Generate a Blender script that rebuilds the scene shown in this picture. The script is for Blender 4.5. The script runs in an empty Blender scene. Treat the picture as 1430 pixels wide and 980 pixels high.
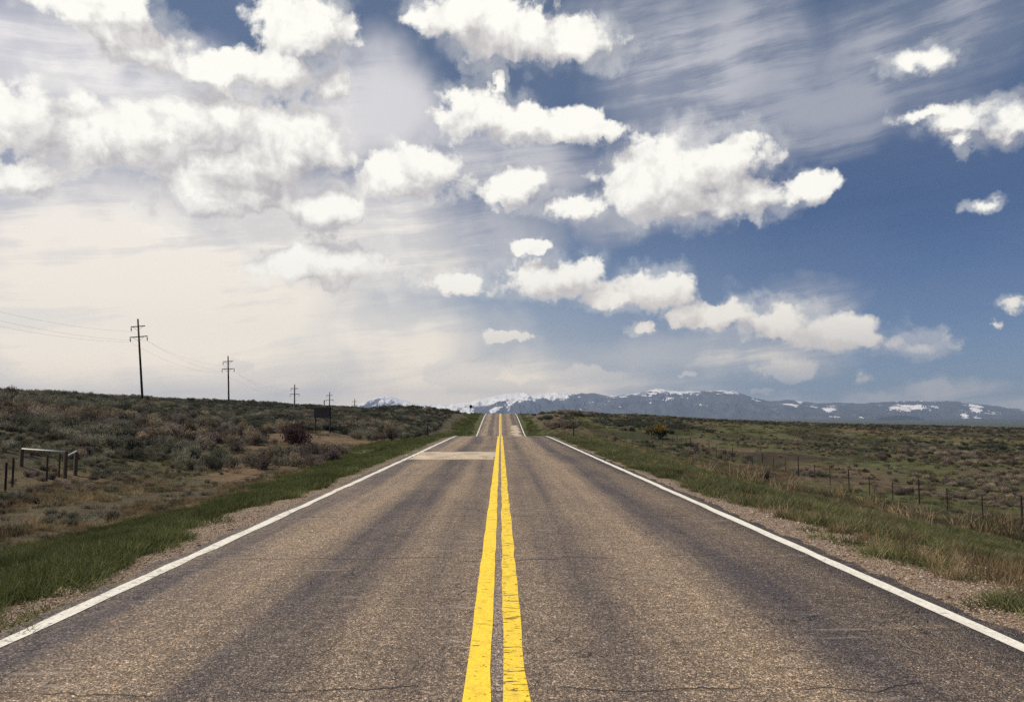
import bpy, bmesh, math, random
import numpy as np
from mathutils import Vector, Matrix
R = math.radians
random.seed(7)
rng = np.random.default_rng(7)
S = bpy.context.scene
COL = S.collection

# ------------------------------------------------------------------ camera
W_, H_, FPX = 1430.0, 980.0, 1112.0
EYE = Vector((0.0, 0.0, 1.55))
PITCH = math.atan((578 - 490) / FPX)
YAW = math.atan((715 - 699) / FPX)          # looks a little right of the road's vanishing point
cd = bpy.data.cameras.new('camera')
cam = bpy.data.objects.new('camera', cd)
COL.objects.link(cam)
cam.location = EYE
cam.rotation_euler = (R(90) + PITCH, 0, -YAW)
cd.sensor_width = 36.0
cd.lens = 36.0 * FPX / W_
cd.clip_start = 0.1
cd.clip_end = 60000
S.camera = cam
CM = cam.rotation_euler.to_matrix()

def ray(px, py):
    """World direction seen at a place of the 1430 x 980 photograph."""
    return (CM @ Vector(((px - W_ / 2) / FPX, -(py - H_ / 2) / FPX, -1.0))).normalized()

# ------------------------------------------------------------------ light
SUN_EL, SUN_AZ = R(52), R(-97)               # azimuth from +Y, negative = to the left
SUN_DIR = Vector((math.sin(SUN_AZ) * math.cos(SUN_EL), math.cos(SUN_AZ) * math.cos(SUN_EL), math.sin(SUN_EL)))
sl = bpy.data.lights.new('sun', 'SUN')
sl.energy = 4.4
sl.angle = R(0.5)
sl.color = (1.0, 0.90, 0.75)
so = bpy.data.objects.new('sun', sl)
COL.objects.link(so)
so.rotation_euler = (-SUN_DIR).to_track_quat('-Z', 'Y').to_euler()

S.render.engine = 'CYCLES'
S.view_settings.view_transform = 'Standard'
S.view_settings.look = 'None'
S.view_settings.exposure = 0.0
S.view_settings.gamma = 1.0
S.cycles.max_bounces = 5
S.cycles.diffuse_bounces = 2
S.cycles.glossy_bounces = 2
S.cycles.transmission_bounces = 3
S.cycles.transparent_max_bounces = 8
S.cycles.volume_bounces = 0
S.cycles.use_denoising = False

# ------------------------------------------------------------------ node helper
class NT:
    def __init__(s, tree):
        s.t = tree
    def n(s, typ, **kw):
        nd = s.t.nodes.new(typ)
        for k, v in kw.items():
            setattr(nd, k, v)
        return nd
    def put(s, sock, v):
        if v is None:
            return
        if isinstance(v, bpy.types.NodeSocket):
            s.t.links.new(v, sock)
        else:
            sock.default_value = v
    def m(s, op, a, b=None, c=None, clamp=False):
        nd = s.n('ShaderNodeMath', operation=op, use_clamp=clamp)
        s.put(nd.inputs[0], a); s.put(nd.inputs[1], b); s.put(nd.inputs[2], c)
        return nd.outputs[0]
    def v(s, op, a, b=None, c=None):
        nd = s.n('ShaderNodeVectorMath', operation=op)
        s.put(nd.inputs[0], a)
        if op == 'SCALE':
            s.put(nd.inputs['Scale'], b)
        else:
            s.put(nd.inputs[1], b); s.put(nd.inputs[2], c)
        return nd.outputs['Value'] if op in ('LENGTH', 'DOT_PRODUCT', 'DISTANCE') else nd.outputs[0]
    def xyz(s, a):
        nd = s.n('ShaderNodeSeparateXYZ'); s.put(nd.inputs[0], a)
        return nd.outputs
    def comb(s, x, y, z):
        nd = s.n('ShaderNodeCombineXYZ')
        s.put(nd.inputs[0], x); s.put(nd.inputs[1], y); s.put(nd.inputs[2], z)
        return nd.outputs[0]
    def noise(s, vec, scale, detail=4, rough=0.5, dist=0.0, dims='3D', lac=2.0, col=False):
        nd = s.n('ShaderNodeTexNoise', noise_dimensions=dims)
        s.put(nd.inputs['Vector'], vec)
        nd.inputs['Scale'].default_value = scale
        nd.inputs['Detail'].default_value = detail
        nd.inputs['Roughness'].default_value = rough
        nd.inputs['Lacunarity'].default_value = lac
        nd.inputs['Distortion'].default_value = dist
        return nd.outputs['Color' if col else 'Fac']
    def vor(s, vec, scale, out='Color', feature='F1', rand=1.0, dims='3D'):
        nd = s.n('ShaderNodeTexVoronoi', feature=feature, voronoi_dimensions=dims)
        s.put(nd.inputs['Vector'], vec)
        nd.inputs['Scale'].default_value = scale
        nd.inputs['Randomness'].default_value = rand
        return nd.outputs[out]
    def ss(s, v, lo, hi, a=0.0, b=1.0, lin=False):
        nd = s.n('ShaderNodeMapRange', interpolation_type='LINEAR' if lin else 'SMOOTHSTEP')
        s.put(nd.inputs['Value'], v)
        s.put(nd.inputs['From Min'], lo); s.put(nd.inputs['From Max'], hi)
        s.put(nd.inputs['To Min'], a); s.put(nd.inputs['To Max'], b)
        return nd.outputs[0]
    def mix(s, f, a, b, blend='MIX'):
        nd = s.n('ShaderNodeMix', data_type='RGBA', blend_type=blend)
        s.put(nd.inputs[0], f)
        for sock, v in ((nd.inputs[6], a), (nd.inputs[7], b)):
            if isinstance(v, (tuple, list)):
                v = tuple(v) + (1.0,) if len(v) == 3 else v
            s.put(sock, v)
        return nd.outputs[2]
    def ramp(s, f, stops):
        nd = s.n('ShaderNodeValToRGB')
        s.put(nd.inputs[0], f)
        e = nd.color_ramp.elements
        while len(e) < len(stops):
            e.new(0.5)
        for k, (p, c) in enumerate(stops):
            e[k].position = p
            e[k].color = (c + (1,)) if isinstance(c, tuple) else (c, c, c, 1)
        return nd.outputs[0]

# ------------------------------------------------------------------ sky
world = bpy.data.worlds.new('World')
S.world = world
world.use_nodes = True
T = NT(world.node_tree)
for nd in list(world.node_tree.nodes):
    world.node_tree.nodes.remove(nd)

def azel(px, py):
    d = ray(px, py)
    return math.degrees(math.atan2(d.x, d.y)), math.degrees(math.asin(d.z))

def blob(cx, cy, rx, ry):
    a, e = azel(cx, cy)
    a1, _ = azel(cx + rx, cy); a0, _ = azel(cx - rx, cy)
    _, e1 = azel(cx, cy + ry); _, e0 = azel(cx, cy - ry)
    return a, e, abs(a1 - a0) / 2, abs(e1 - e0) / 2

CUMULUS = [(140,10,92,40),(185,60,85,34),(275,99,72,22),(425,42,70,56),(385,100,62,36),(462,118,32,32),(330,92,52,24),
 (30,170,80,62),(150,188,95,58),(290,165,88,48),(392,190,90,48),(310,258,128,62),(372,225,90,45),(455,298,66,38),(570,245,80,38),
 (455,218,48,30),(455,372,104,38),(20,245,75,30),(640,22,62,34),(705,45,80,46),(790,60,88,36),(664,160,52,38),(720,172,60,30),
 (790,178,60,26),(835,182,40,14),(715,265,42,28),(735,250,26,14),(800,290,42,20),(698,110,12,18),
 (940,245,98,58),(990,235,84,50),(1050,272,70,30),(1130,262,40,22),(900,262,58,40),(960,285,90,28),
 (1290,82,48,22),(1352,165,62,24),(1290,160,42,11),(1405,172,56,32),(1345,197,16,20),(1372,285,26,9),
 (770,390,74,30),(742,345,24,13),(632,396,40,12),(910,405,74,30),(862,418,52,15),(1000,438,84,20),(1085,448,70,26),(1150,462,74,26),
 (1200,472,40,17),(1275,480,56,17),(1100,515,42,15),(1205,525,12,7),(1300,547,46,15),(1200,552,36,9),(820,530,66,16),
 (640,522,56,20),(690,542,66,12),(896,457,18,7),(1424,425,24,13),(1388,450,10,7),(335,510,18,8),(710,468,36,9),(960,525,13,5),
 (1060,545,12,4)]
VEIL = [(150,430,620,250,1.1),(60,90,230,120,.9),(230,160,230,110,.85),(520,150,150,110,.7),(470,340,330,120,.95),(600,180,160,70,.5),(560,480,190,90,.9),
 (640,570,430,95,1.1),(970,100,200,130,.72),(930,190,120,80,.72),(1150,130,230,80,.5),(700,225,150,70,.6),(980,490,220,40,.7),
 (1260,50,230,80,.55),(1130,425,80,30,.4),(880,30,130,70,.5),(1150,580,520,40,.45),(860,290,140,60,.4),(1170,190,160,40,.42)]
K = 1 / 3.0     # noise feature size in degrees

geo = T.n('ShaderNodeTexCoord').outputs['Generated']
dirn = T.v('NORMALIZE', geo)
dx, dy, dz = T.xyz(dirn)[:3]
az = T.m('MULTIPLY', T.m('ARCTAN2', dx, dy), 57.29578)
el = T.m('MULTIPLY', T.m('ARCSINE', dz), 57.29578)
P = T.comb(az, el, 0.0)

def cumulus_base(p):
    w1 = T.v('SUBTRACT', T.noise(p, 0.50, 6, 0.62, dims='2D', col=True), (0.5, 0.5, 0.5))
    q = T.v('MULTIPLY', T.v('MULTIPLY_ADD', w1, (2.3, 1.8, 0.0), p), (1, 1, 0))
    cur = None
    for b in CUMULUS:
        a, e, ra, re = blob(*b)
        ln = T.v('LENGTH', T.v('MULTIPLY_ADD', q, (1 / ra, 1 / re, 0), (-a / ra, -e / re, 0)))
        cur = ln if cur is None else T.m('SMOOTH_MIN', cur, ln, 0.22)
    return T.m('SUBTRACT', 1.0, cur), w1

B0, W0 = cumulus_base(P)
fq = T.noise(P, 0.36, 10, 0.60, 0.15, dims='2D')
bil = T.m('SUBTRACT', 0.5, T.vor(T.v('MULTIPLY_ADD', W0, (1.3, 1.3, 0), P), 0.62, 'Distance', 'SMOOTH_F1', dims='2D'))
bil2 = T.m('SUBTRACT', 0.45, T.vor(T.v('MULTIPLY_ADD', W0, (1.6, 1.6, 0), P), 1.7, 'Distance', 'SMOOTH_F1', dims='2D'))
D0 = T.m('MULTIPLY_ADD', T.m('SUBTRACT', fq, 0.47), 1.7, T.m('MULTIPLY', B0, 1.2))
D0 = T.m('MULTIPLY_ADD', bil, 0.42, D0)
D0 = T.m('MULTIPLY_ADD', bil2, 0.13, D0)
# how much cloud lies between here and the sun: compare with a place nearer to it
OFF = (-1.0, 1.5, 0)
P1 = T.v('ADD', P, OFF)
B1, W1 = cumulus_base(P1)
def shade_field(p, b):
    n = T.noise(p, 0.30, 5, 0.60, 0.3, dims='2D')
    return T.m('MULTIPLY_ADD', T.m('SUBTRACT', n, 0.53), 2.0, T.m('MULTIPLY', T.m('MINIMUM', b, 0.62), 1.5))
dif = T.m('SUBTRACT', shade_field(P, B0), shade_field(P1, B1))
lit = T.ss(dif, -0.70, 1.0)
under = T.ss(dif, 0.0, -0.6)
wisp = T.noise(T.v('ADD', P, (11, 23, 0)), 0.22, 3, 0.5, dims='2D')
hi_ = T.m('ADD', 0.30, T.m('ADD', T.m('MULTIPLY', under, 0.30), T.ss(wisp, .48, .72, 0.0, 0.6)))
hi_ = T.m('ADD', hi_, T.ss(az, 22.0, 30.0, 0.0, 0.55))
alpha = T.ss(D0, -0.14, hi_)
fringe = T.m('MULTIPLY', T.ss(D0, -0.60, 0.25, 0.0, 0.38), T.ss(wisp, .38, .65))
alpha = T.m('MAXIMUM', alpha, fringe)
alpha = T.m('MULTIPLY', alpha, T.ss(el, 0.2, 7.0, 0.30, 1.0))
thin = T.ss(D0, 0.05, 0.55, 1.0, 0.0)
lit = T.m('MAXIMUM', lit, T.m('MULTIPLY', thin, 0.60))
lit = T.m('MAXIMUM', lit, T.ss(D0, 0.22, -0.18))
lit = T.m('MULTIPLY_ADD', bil2, 0.22, T.m('MULTIPLY_ADD', bil, 0.35, T.m('MULTIPLY_ADD', T.m('SUBTRACT', fq, .5), .5, lit)), clamp=True)
cl_col = T.mix(lit, (0.52, 0.49, 0.50), (1.05, 1.03, 0.95))
# low clouds are seen through more air
low = T.ss(el, 0.0, 13.0)
cl_col = T.mix(low, (0.86, 0.77, 0.66), cl_col)

# thin high veil, drawn out in streaks
vw = T.v('SUBTRACT', T.noise(P, 0.10, 4, 0.55, dims='2D', col=True), (0.5, 0.5, 0.5))
vp = T.v('MULTIPLY', T.v('MULTIPLY_ADD', vw, (9, 5, 0), P), (1, 1, 0))
vm = None
for (cx, cy, rx, ry, wt) in VEIL:
    a, e, ra, re = blob(cx, cy, rx, ry)
    ln = T.v('LENGTH', T.v('MULTIPLY_ADD', vp, (1 / ra, 1 / re, 0), (-a / ra, -e / re, 0)))
    g = T.ss(ln, 1.15, 0.25, 0.0, wt)
    vm = g if vm is None else T.m('SMOOTH_MAX', vm, g, 0.03)
rot = T.n('ShaderNodeVectorRotate', rotation_type='Z_AXIS')
T.put(rot.inputs['Vector'], T.v('MULTIPLY_ADD', vw, (1.3, 1.0, 0), P)); rot.inputs['Angle'].default_value = R(-7)
st = T.noise(T.v('MULTIPLY', rot.outputs[0], (0.042, 0.46, 0)), 1.0, 10, 0.68, 0.1, dims='2D')
soft = T.noise(T.v('ADD', P, (3, 50, 0)), 0.12, 4, 0.5, dims='2D')
st = T.m('MULTIPLY_ADD', T.m('SUBTRACT', soft, 0.5), 0.9, st)
leftness = T.ss(az, -14.0, 24.0, 1.0, 0.0)
veil = T.m('MULTIPLY', vm, T.ss(st, 0.30, 0.64, T.m('MULTIPLY_ADD', leftness, .45, .30), 1.12), clamp=True)
v_hi = T.mix(leftness, (0.58, 0.58, 0.62), (0.90, 0.865, 0.855))
v_lo = T.mix(leftness, (0.78, 0.73, 0.65), (0.99, 0.905, 0.78))
v_col = T.mix(T.ss(el, 6.0, 22.0), v_lo, v_hi)
v_col = T.mix(T.ss(el, 0.5, 6.5), (1.35, 1.15, 0.86), v_col)

sky = T.n('ShaderNodeTexSky', sky_type='NISHITA')
sky.sun_disc = False
sky.sun_elevation = SUN_EL
sky.sun_rotation = SUN_AZ % (2 * math.pi)
sky.altitude = 2000
sky.air_density = 1.0
sky.dust_density = 0.6
sky.ozone_density = 1.5
STR = 0.06
blue = T.mix(1.0, sky.outputs[0], (0.44, 0.61, 0.88), 'MULTIPLY')
def up(c):
    return T.v('SCALE', c, 1 / STR)
# paler towards the horizon, most of all on the sun's side
pale = T.m('MULTIPLY', T.ss(el, 20.0, 0.0), T.ss(az, 30.0, -12.0, 0.12, 1.0))
pale = T.m('MAXIMUM', pale, T.ss(el, 10.0, 24.0, 0.0, 0.20))
blue = T.mix(pale, blue, up(T.mix(T.ss(el, 2.0, 12.0), (0.58, 0.59, 0.58), (0.36, 0.47, 0.60))))
out = T.mix(veil, blue, up(v_col))
out = T.mix(alpha, out, up(cl_col))
bg = T.n('ShaderNodeBackground')
T.put(bg.inputs[0], out); bg.inputs[1].default_value = STR
wo = T.n('ShaderNodeOutputWorld')
T.t.links.new(bg.outputs[0], wo.inputs[0])
world.cycles.sampling_method = 'MANUAL'
world.cycles.sample_map_resolution = 512

# ------------------------------------------------------------------ object helpers
def link(o, parent=None):
    COL.objects.link(o)
    if parent is not None:
        o.parent = parent
    return o

def tag(o, label=None, cat=None, group=None, kind=None):
    for k, v in (('label', label), ('category', cat), ('group', group), ('kind', kind)):
        if v:
            o[k] = v
    return o

def empty(name, loc, rz=0.0):
    o = bpy.data.objects.new(name, None)
    o.empty_display_size = 0.2
    link(o)
    o.location = loc
    o.rotation_euler = (0, 0, rz)
    return o

def mesh_obj(name, verts, faces, mat, parent=None, smooth=False, attrs=None):
    me = bpy.data.meshes.new(name)
    verts = np.asarray(verts, dtype=np.float32)
    if isinstance(faces, np.ndarray):
        nf, k = faces.shape
        me.vertices.add(len(verts)); me.vertices.foreach_set('co', verts.ravel())
        me.loops.add(nf * k); me.loops.foreach_set('vertex_index', faces.astype(np.int32).ravel())
        me.polygons.add(nf); me.polygons.foreach_set('loop_start', np.arange(nf, dtype=np.int32) * k)
        me.update(calc_edges=True)
    else:
        me.from_pydata([tuple(v) for v in verts], [], faces)
        me.update()
    me.validate()
    if attrs:
        for nm, arr in attrs.items():
            arr = np.asarray(arr, dtype=np.float32)
            if arr.ndim == 2:
                a = me.attributes.new(nm, 'FLOAT_COLOR', 'POINT')
                a.data.foreach_set('color', np.c_[arr, np.ones(len(arr))].astype(np.float32).ravel())
            else:
                a = me.attributes.new(nm, 'FLOAT', 'POINT')
                a.data.foreach_set('value', arr)
    if smooth:
        me.polygons.foreach_set('use_smooth', np.ones(len(me.polygons), dtype=bool))
    if mat is not None:
        me.materials.append(mat)
    return link(bpy.data.objects.new(name, me), parent)

class MB:
    """Collects boxes and tubes and links them as ONE mesh object."""
    def __init__(s):
        s.v, s.f = [], []
    def add(s, vs, fs):
        o = len(s.v)
        s.v += [tuple(v) for v in vs]
        s.f += [tuple(i + o for i in f) for f in fs]
    def box(s, c, h, rz=0.0, bev=0.0):
        bm = bmesh.new()
        bmesh.ops.create_cube(bm, size=1.0)
        for v in bm.verts:
            v.co = Vector((v.co.x * 2 * h[0], v.co.y * 2 * h[1], v.co.z * 2 * h[2]))
        if bev:
            bmesh.ops.bevel(bm, geom=bm.edges[:], offset=bev, segments=1, affect='EDGES')
        M = Matrix.Translation(c) @ Matrix.Rotation(rz, 4, 'Z')
        bm.verts.index_update()
        s.add([M @ v.co for v in bm.verts], [[v.index for v in f.verts] for f in bm.faces])
        bm.free()
        return s
    def tube(s, pts, radii, n=8, cap=True):
        pts = [Vector(p) for p in pts]
        if not isinstance(radii, (list, tuple)):
            radii = [radii] * len(pts)
        vs, fs = [], []
        ref = Vector((0.31, 0.95, 0.07))
        for i, p in enumerate(pts):
            d = (pts[min(i + 1, len(pts) - 1)] - pts[max(i - 1, 0)]).normalized()
            a = d.cross(ref)
            if a.length < 1e-3:
                a = d.cross(Vector((1, 0, 0)))
            a.normalize(); b = d.cross(a)
            for k in range(n):
                t = 2 * math.pi * k / n
                vs.append(p + (a * math.cos(t) + b * math.sin(t)) * radii[i])
        for i in range(len(pts) - 1):
            for k in range(n):
                k2 = (k + 1) % n
                fs.append((i * n + k, i * n + k2, (i + 1) * n + k2, (i + 1) * n + k))
        if cap:
            fs.append(tuple(range(n - 1, -1, -1)))
            fs.append(tuple((len(pts) - 1) * n + k for k in range(n)))
        s.add(vs, fs)
        return s
    def build(s, name, mat, parent=None, smooth=False):
        return mesh_obj(name, s.v, s.f, mat, parent, smooth)

# ------------------------------------------------------------------ numpy noise
def _hash(ix, iy, seed):
    h = (ix.astype(np.int64) * 374761393 + iy.astype(np.int64) * 668265263 + seed * 974634777) & 0x7fffffff
    h = ((h ^ (h >> 13)) * 1274126177) & 0x7fffffff
    h = (h ^ (h >> 16)) & 0xffff
    return h / 65535.0
def vnoise(x, y, seed=0):
    x = np.asarray(x, float); y = np.asarray(y, float)
    ix, iy = np.floor(x), np.floor(y)
    fx, fy = x - ix, y - iy
    fx = fx * fx * (3 - 2 * fx); fy = fy * fy * (3 - 2 * fy)
    a = _hash(ix, iy, seed); b = _hash(ix + 1, iy, seed); c = _hash(ix, iy + 1, seed); d = _hash(ix + 1, iy + 1, seed)
    return (a * (1 - fx) + b * fx) * (1 - fy) + (c * (1 - fx) + d * fx) * fy
def fbm(x, y, seed=0, oct=4, gain=0.5):
    s = np.zeros(np.broadcast(np.asarray(x), np.asarray(y)).shape); a, t = 1.0, 0.0
    for o in range(oct):
        s = s + a * vnoise(np.asarray(x) * 2 ** o + 17.3 * o, np.asarray(y) * 2 ** o - 9.1 * o, seed + o)
        t += a; a *= gain
    return s / t
def sstep(v, a, b):
    t = np.clip((np.asarray(v, float) - a) / (b - a), 0, 1)
    return t * t * (3 - 2 * t)

# ------------------------------------------------------------------ terrain
_ry = np.array([-100, 0, 30, 50, 60, 66, 75, 90, 100, 110, 119, 135, 150, 170, 185, 196, 210, 230, 280, 450, 800, 2000, 40000.])
_rz = np.array([0, 0, -.06, -.08, -.10, -.22, -.75, -1.65, -1.85, -1.72, -1.35, -.55, .2, 1.1, 1.55, 1.66, 1.62, 1.25, 0.1, -3.2, -13, -42, -60.])
_fy = np.arange(-100, 2400, 0.5)
_fz = np.interp(_fy, _ry, _rz)
_k = np.exp(-0.5 * (np.arange(-24, 25) * 0.5 / 3.2) ** 2); _k /= _k.sum()
_fz = np.convolve(np.pad(_fz, 24, mode='edge'), _k, mode='valid')
def road_z(y):
    return np.where(np.asarray(y) < 2390, np.interp(y, _fy, _fz), np.interp(y, _ry, _rz))

LX = [-16000, -2000, -600, -300, -150, -80, -57, -48, -40, -35, -30, -25, -22, -18, -14, -11, -9, -7, -5.5, -4.4]
RX = [4.6, 5.5, 7, 9, 12, 16, 20.5, 26, 35, 50, 80, 110, 200, 400, 2000, 16000]
_base_l = [9, 9, 9, 8, 6.5, 5.3, 4.6, 3.1, 1.8, .8, -.3, -1.3, -1.7, -1.75, -1.7, -1.45, -1.1, -.6, -.2]
_base_l = [9] + _base_l
_base_r = [-.07, -.2, -.6, -1.15, -1.8, -2.5, -2.9, -3.2, -3.3, -3.4, -3.5, -3.6, -4, -6, -20, -20]
TBL = [
 (-100, _base_l[:-1] + [-.07], _base_r),
 (45, _base_l[:-1] + [-.13], [-.13] + _base_r[1:]),
 (60, [9,9,9,8,6.5,5.3,4.6,3.1,1.8,.8,0,-.7,-1.0,-1.1,-1.1,-1.0,-.8,-.45,-.15,-.16], [-.16,-.15,-.4,-.9,-1.5,-2.3,-2.7,-3.0,-3.2,-3.3,-3.5,-3.6,-4,-6,-20,-20]),
 (80, [9,9,9,8,6.5,5.3,4.6,3.0,1.9,1.1,.5,.1,-.15,-.3,-.7,-.9,-.95,-1.0,-1.05,-1.1], [-1.1,-1.05,-1.1,-1.3,-1.6,-2.0,-2.4,-2.7,-2.9,-3.1,-3.3,-3.5,-4,-7,-20,-20]),
 (110, [9,9,9,8,6.5,5.3,4.5,3.0,2.0,1.6,1.2,.8,.6,.5,0,-.5,-.9,-1.2,-1.5,-1.75], [-1.75,-1.5,-1.3,-1.2,-1.3,-1.5,-1.8,-2.0,-2.3,-2.7,-3.1,-3.4,-4,-8,-25,-25]),
 (155, [9,9,9,8,6.5,5.4,4.6,3.2,2.3,2.0,1.9,2.3,2.6,2.8,2.6,2.1,1.7,1.1,.6,.4], [.4,.6,1.0,1.4,1.75,1.6,1.2,.7,.2,-.6,-1.8,-2.6,-3.8,-9,-30,-30]),
 (192, [8,8,8.5,8,6.5,5.4,4.7,3.4,2.6,2.3,2.1,1.9,1.8,1.6,1.5,1.5,1.5,1.55,1.5,1.55], [1.55,1.5,1.5,1.5,1.5,1.5,1.4,1.2,.9,-.2,-1.4,-2.3,-3.8,-9,-35,-35]),
 (290, [8,8,8,8,6.5,5.5,4.8,3.3,2.4,1.9,1.5,1.1,.9,.5,.2,.1,.1,.1,-.1,-.2], [-.2,-.1,.1,.2,.2,.3,.4,.5,.7,.7,-.7,-2.0,-3.8,-9,-45,-45]),
 (450, [2,6,7,7,6.3,5.4,4.4,2,0,-1,-2,-2.4,-2.6,-2.8,-3,-3.2,-3.3,-3.4,-3.5,-3.6], [-3.6,-3.6,-3.5,-3.4,-3.3,-3.2,-3,-3,-3,-3,-3.2,-4.2,-7,-14,-50,-50]),
 (800, [-20,0,3,5,5,3,0,-6,-9,-11,-12,-12.5,-13,-13,-13,-13.2,-13.3,-13.4,-13.4,-13.4], [-13.4]*9 + [-13.4,-13.6,-14,-16,-24,-55,-55]),
 (2000, [-50]*4 + [-45]*16, [-45]*14 + [-60, -60]),
 (5000, [-62]*20, [-62]*16),
 (40000, [-62]*20, [-62]*16),
]
CX = np.array(LX + [-4.0, 4.2] + RX)
CY = np.array([t[0] for t in TBL], float)
CZ = np.array([np.r_[t[1], road_z(t[0]) - 0.12, road_z(t[0]) - 0.12, t[2]] for t in TBL])
_low = np.interp(-CX, [40, 57, 80, 150, 300], [0, .75, 1.15, 1.6, 2.2])
for _i, _y in enumerate(CY):
    if _y < 700:
        CZ[_i] -= _low
def axis(parts):
    a = [np.arange(*p) if len(p) == 3 else np.geomspace(p[0], p[1], p[3]) for p in parts]
    return np.unique(np.round(np.concatenate(a), 4))
gx = axis([(-12, -3.62, .2), (3.8, 14, .2), (14, 60, .55), (60, 16000, 0, 70)])
gx = np.unique(np.r_[gx, -axis([(12, 60, .5), (60, 16000, 0, 70)]), -3.62, -2, 0, 2, 3.76])
gy = axis([(-40, 3, 1.0), (3, 40, .3), (40, 210, .6), (210, 500, 2.5), (500, 19000, 0, 60)])
GX, GY = np.meshgrid(gx, gy)
tmp = np.array([np.interp(gx, CX, row) for row in CZ])
def smooth1(a, n, ax):
    for _ in range(n):
        p = np.pad(a, [(1, 1) if k == ax else (0, 0) for k in range(2)], mode='edge')
        a = (np.take(p, range(0, a.shape[ax]), ax) + 2 * a + np.take(p, range(2, a.shape[ax] + 2), ax)) / 4
    return a
Zs = np.array([np.interp(gy, CY, tmp[:, j]) for j in range(len(gx))]).T
Zs = smooth1(smooth1(Zs, 10, 1), 40, 0)
# the verge follows the road's own rise and fall
RZ = road_z(gy)[:, None]
wr = 1 - sstep(np.abs(GX - 0.06), 4.1, 6.6)
drop = -0.04 - 0.10 * sstep(np.abs(GX - 0.06), 3.9, 6.0)
Zs = Zs * (1 - wr) + (RZ + drop) * wr
away = sstep(np.abs(GX), 4.2, 6.5)
rel = away * ((fbm(GX / 2.1, GY / 2.1, 3, 4) - .5) * .22 + sstep(np.abs(GX), 9, 22) * (fbm(GX / 9, GY / 9, 5, 4) - .5) * .75
              + sstep(np.abs(GX), 60, 200) * (fbm(GX / 60, GY / 60, 6, 4) - .5) * 2.0)
Zs = Zs + rel * (1 - sstep(GY, 400, 1500)) + sstep(GY, 800, 3000) * (fbm(GX / 900, GY / 900, 9, 4) - .5) * 14
_in = np.abs(gx - .06) < 3.62
Zs[:, _in] = np.minimum(Zs[:, _in], RZ - 0.10)

def hgt(x, y):
    x = np.asarray(x, float); y = np.asarray(y, float)
    i = np.clip(np.searchsorted(gx, x) - 1, 0, len(gx) - 2)
    j = np.clip(np.searchsorted(gy, y) - 1, 0, len(gy) - 2)
    fx = np.clip((x - gx[i]) / (gx[i + 1] - gx[i]), 0, 1); fy = np.clip((y - gy[j]) / (gy[j + 1] - gy[j]), 0, 1)
    return (Zs[j, i] * (1 - fx) + Zs[j, i + 1] * fx) * (1 - fy) + (Zs[j + 1, i] * (1 - fx) + Zs[j + 1, i + 1] * fx) * fy
def gz(x, y):
    return float(hgt(x, y))
def onground(px, py, y0=4.0, y1=400.0):
    """Where the sight line at a place of the photograph meets the ground."""
    d = ray(px, py)
    t = np.arange(y0, y1, 0.1) / d.y
    x = EYE.x + d.x * t; y = EYE.y + d.y * t; z = EYE.z + d.z * t
    k = np.nonzero(z <= hgt(x, y))[0]
    k = k[0] if len(k) else len(t) - 1
    return float(x[k]), float(y[k])
def atdist(px, y):
    d = ray(px, 578)
    return d.x / d.y * y

# cover: what grows where (fractions, not light)
def verge_edge(x, y, side):
    n = (fbm(x / .9, y / 1.6, 21, 3) - .5) * 1.7 + (fbm(x / 3, y / 7, 22, 2) - .5) * 1.6
    f = sstep(y, 7, 24)
    return (-4.12 + .34 * f + n * (.75 - .45 * f)) if side < 0 else (5.05 - .98 * f + n * (1.25 - .8 * f))
def cover(x, y):
    """green grass, dry grass, sage, bare earth, gravel; each 0..1"""
    L = x < 0
    ax = np.abs(x)
    n1 = fbm(x / 5, y / 9, 31, 4); n2 = fbm(x / 14, y / 20, 33, 4); n3 = fbm(x / 1.3, y / 1.8, 35, 3)
    grav = np.where(L, sstep(x - verge_edge(x, y, -1), -.35, .25), sstep(verge_edge(x, y, 1) - x, -.35, .35))
    grav = np.where(y > 75, grav * .0, grav * (1 - .6 * sstep(y, 40, 75)))
    cut = sstep(y, 66, 90)
    gl = 1 - sstep(ax + (n1 - .5) * 3.5, 9.6 - 3.4 * cut, 11.6 - 3.6 * cut)
    gr = 1 - sstep(ax + (n1 - .5) * 5, 8.2 - 3 * cut, 12.5 - 5.5 * cut)
    green = np.where(L, gl, gr) * (1 - grav)
    field = sstep(x + (n2 - .5) * 10, 13, 19) * sstep(n2 + (n1 - .5) * .6, .33, .50)
    green = np.maximum(green, np.where(L, sstep(n2, .52, .66) * .5 * sstep(ax, 13, 17), field))
    bare = np.where(L, sstep(ax, 10, 12) * (1 - sstep(ax, 22, 27)) * sstep(n1, .5, .62) * (y < 85), sstep(n2, .60, .68) * sstep(ax, 40, 60) * .6)
    sage = np.where(L, sstep(ax + (n2 - .5) * 8, 21, 27), sstep(ax, 22, 60) * (1 - sstep(n2, .42, .55)))
    sage = np.where(L & (y > 75), np.maximum(sage, sstep(ax + (n2 - .5) * 4, 7, 10)), sage)
    dry = np.clip(1 - green - grav - bare - sage, 0, 1)
    return green, dry, sage, bare, grav
g_, d_, s_, b_, v_ = cover(GX, GY)
tot = (g_ + d_ + s_ + b_ + v_)[..., None] + 1e-6
colr = (g_[..., None] * np.array([.078, .086, .032]) + d_[..., None] * np.array([.102, .080, .048]) + s_[..., None] * np.array([.085, .076, .052])
        + b_[..., None] * np.array([.165, .112, .066]) + v_[..., None] * np.array([.30, .215, .145])) / tot
colr = np.where(((GX > 13) & (GY < 350))[..., None], colr * (np.array([.86, .80, .78]) * (.62 + .76 * sstep(fbm(GX / 7, GY / 16, 37, 4), .36, .62)[..., None])), colr)
farm = sstep(GY, 350, 1500)[..., None]
colr = colr * (1 - farm) + np.array([.055, .062, .038]) * farm

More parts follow.
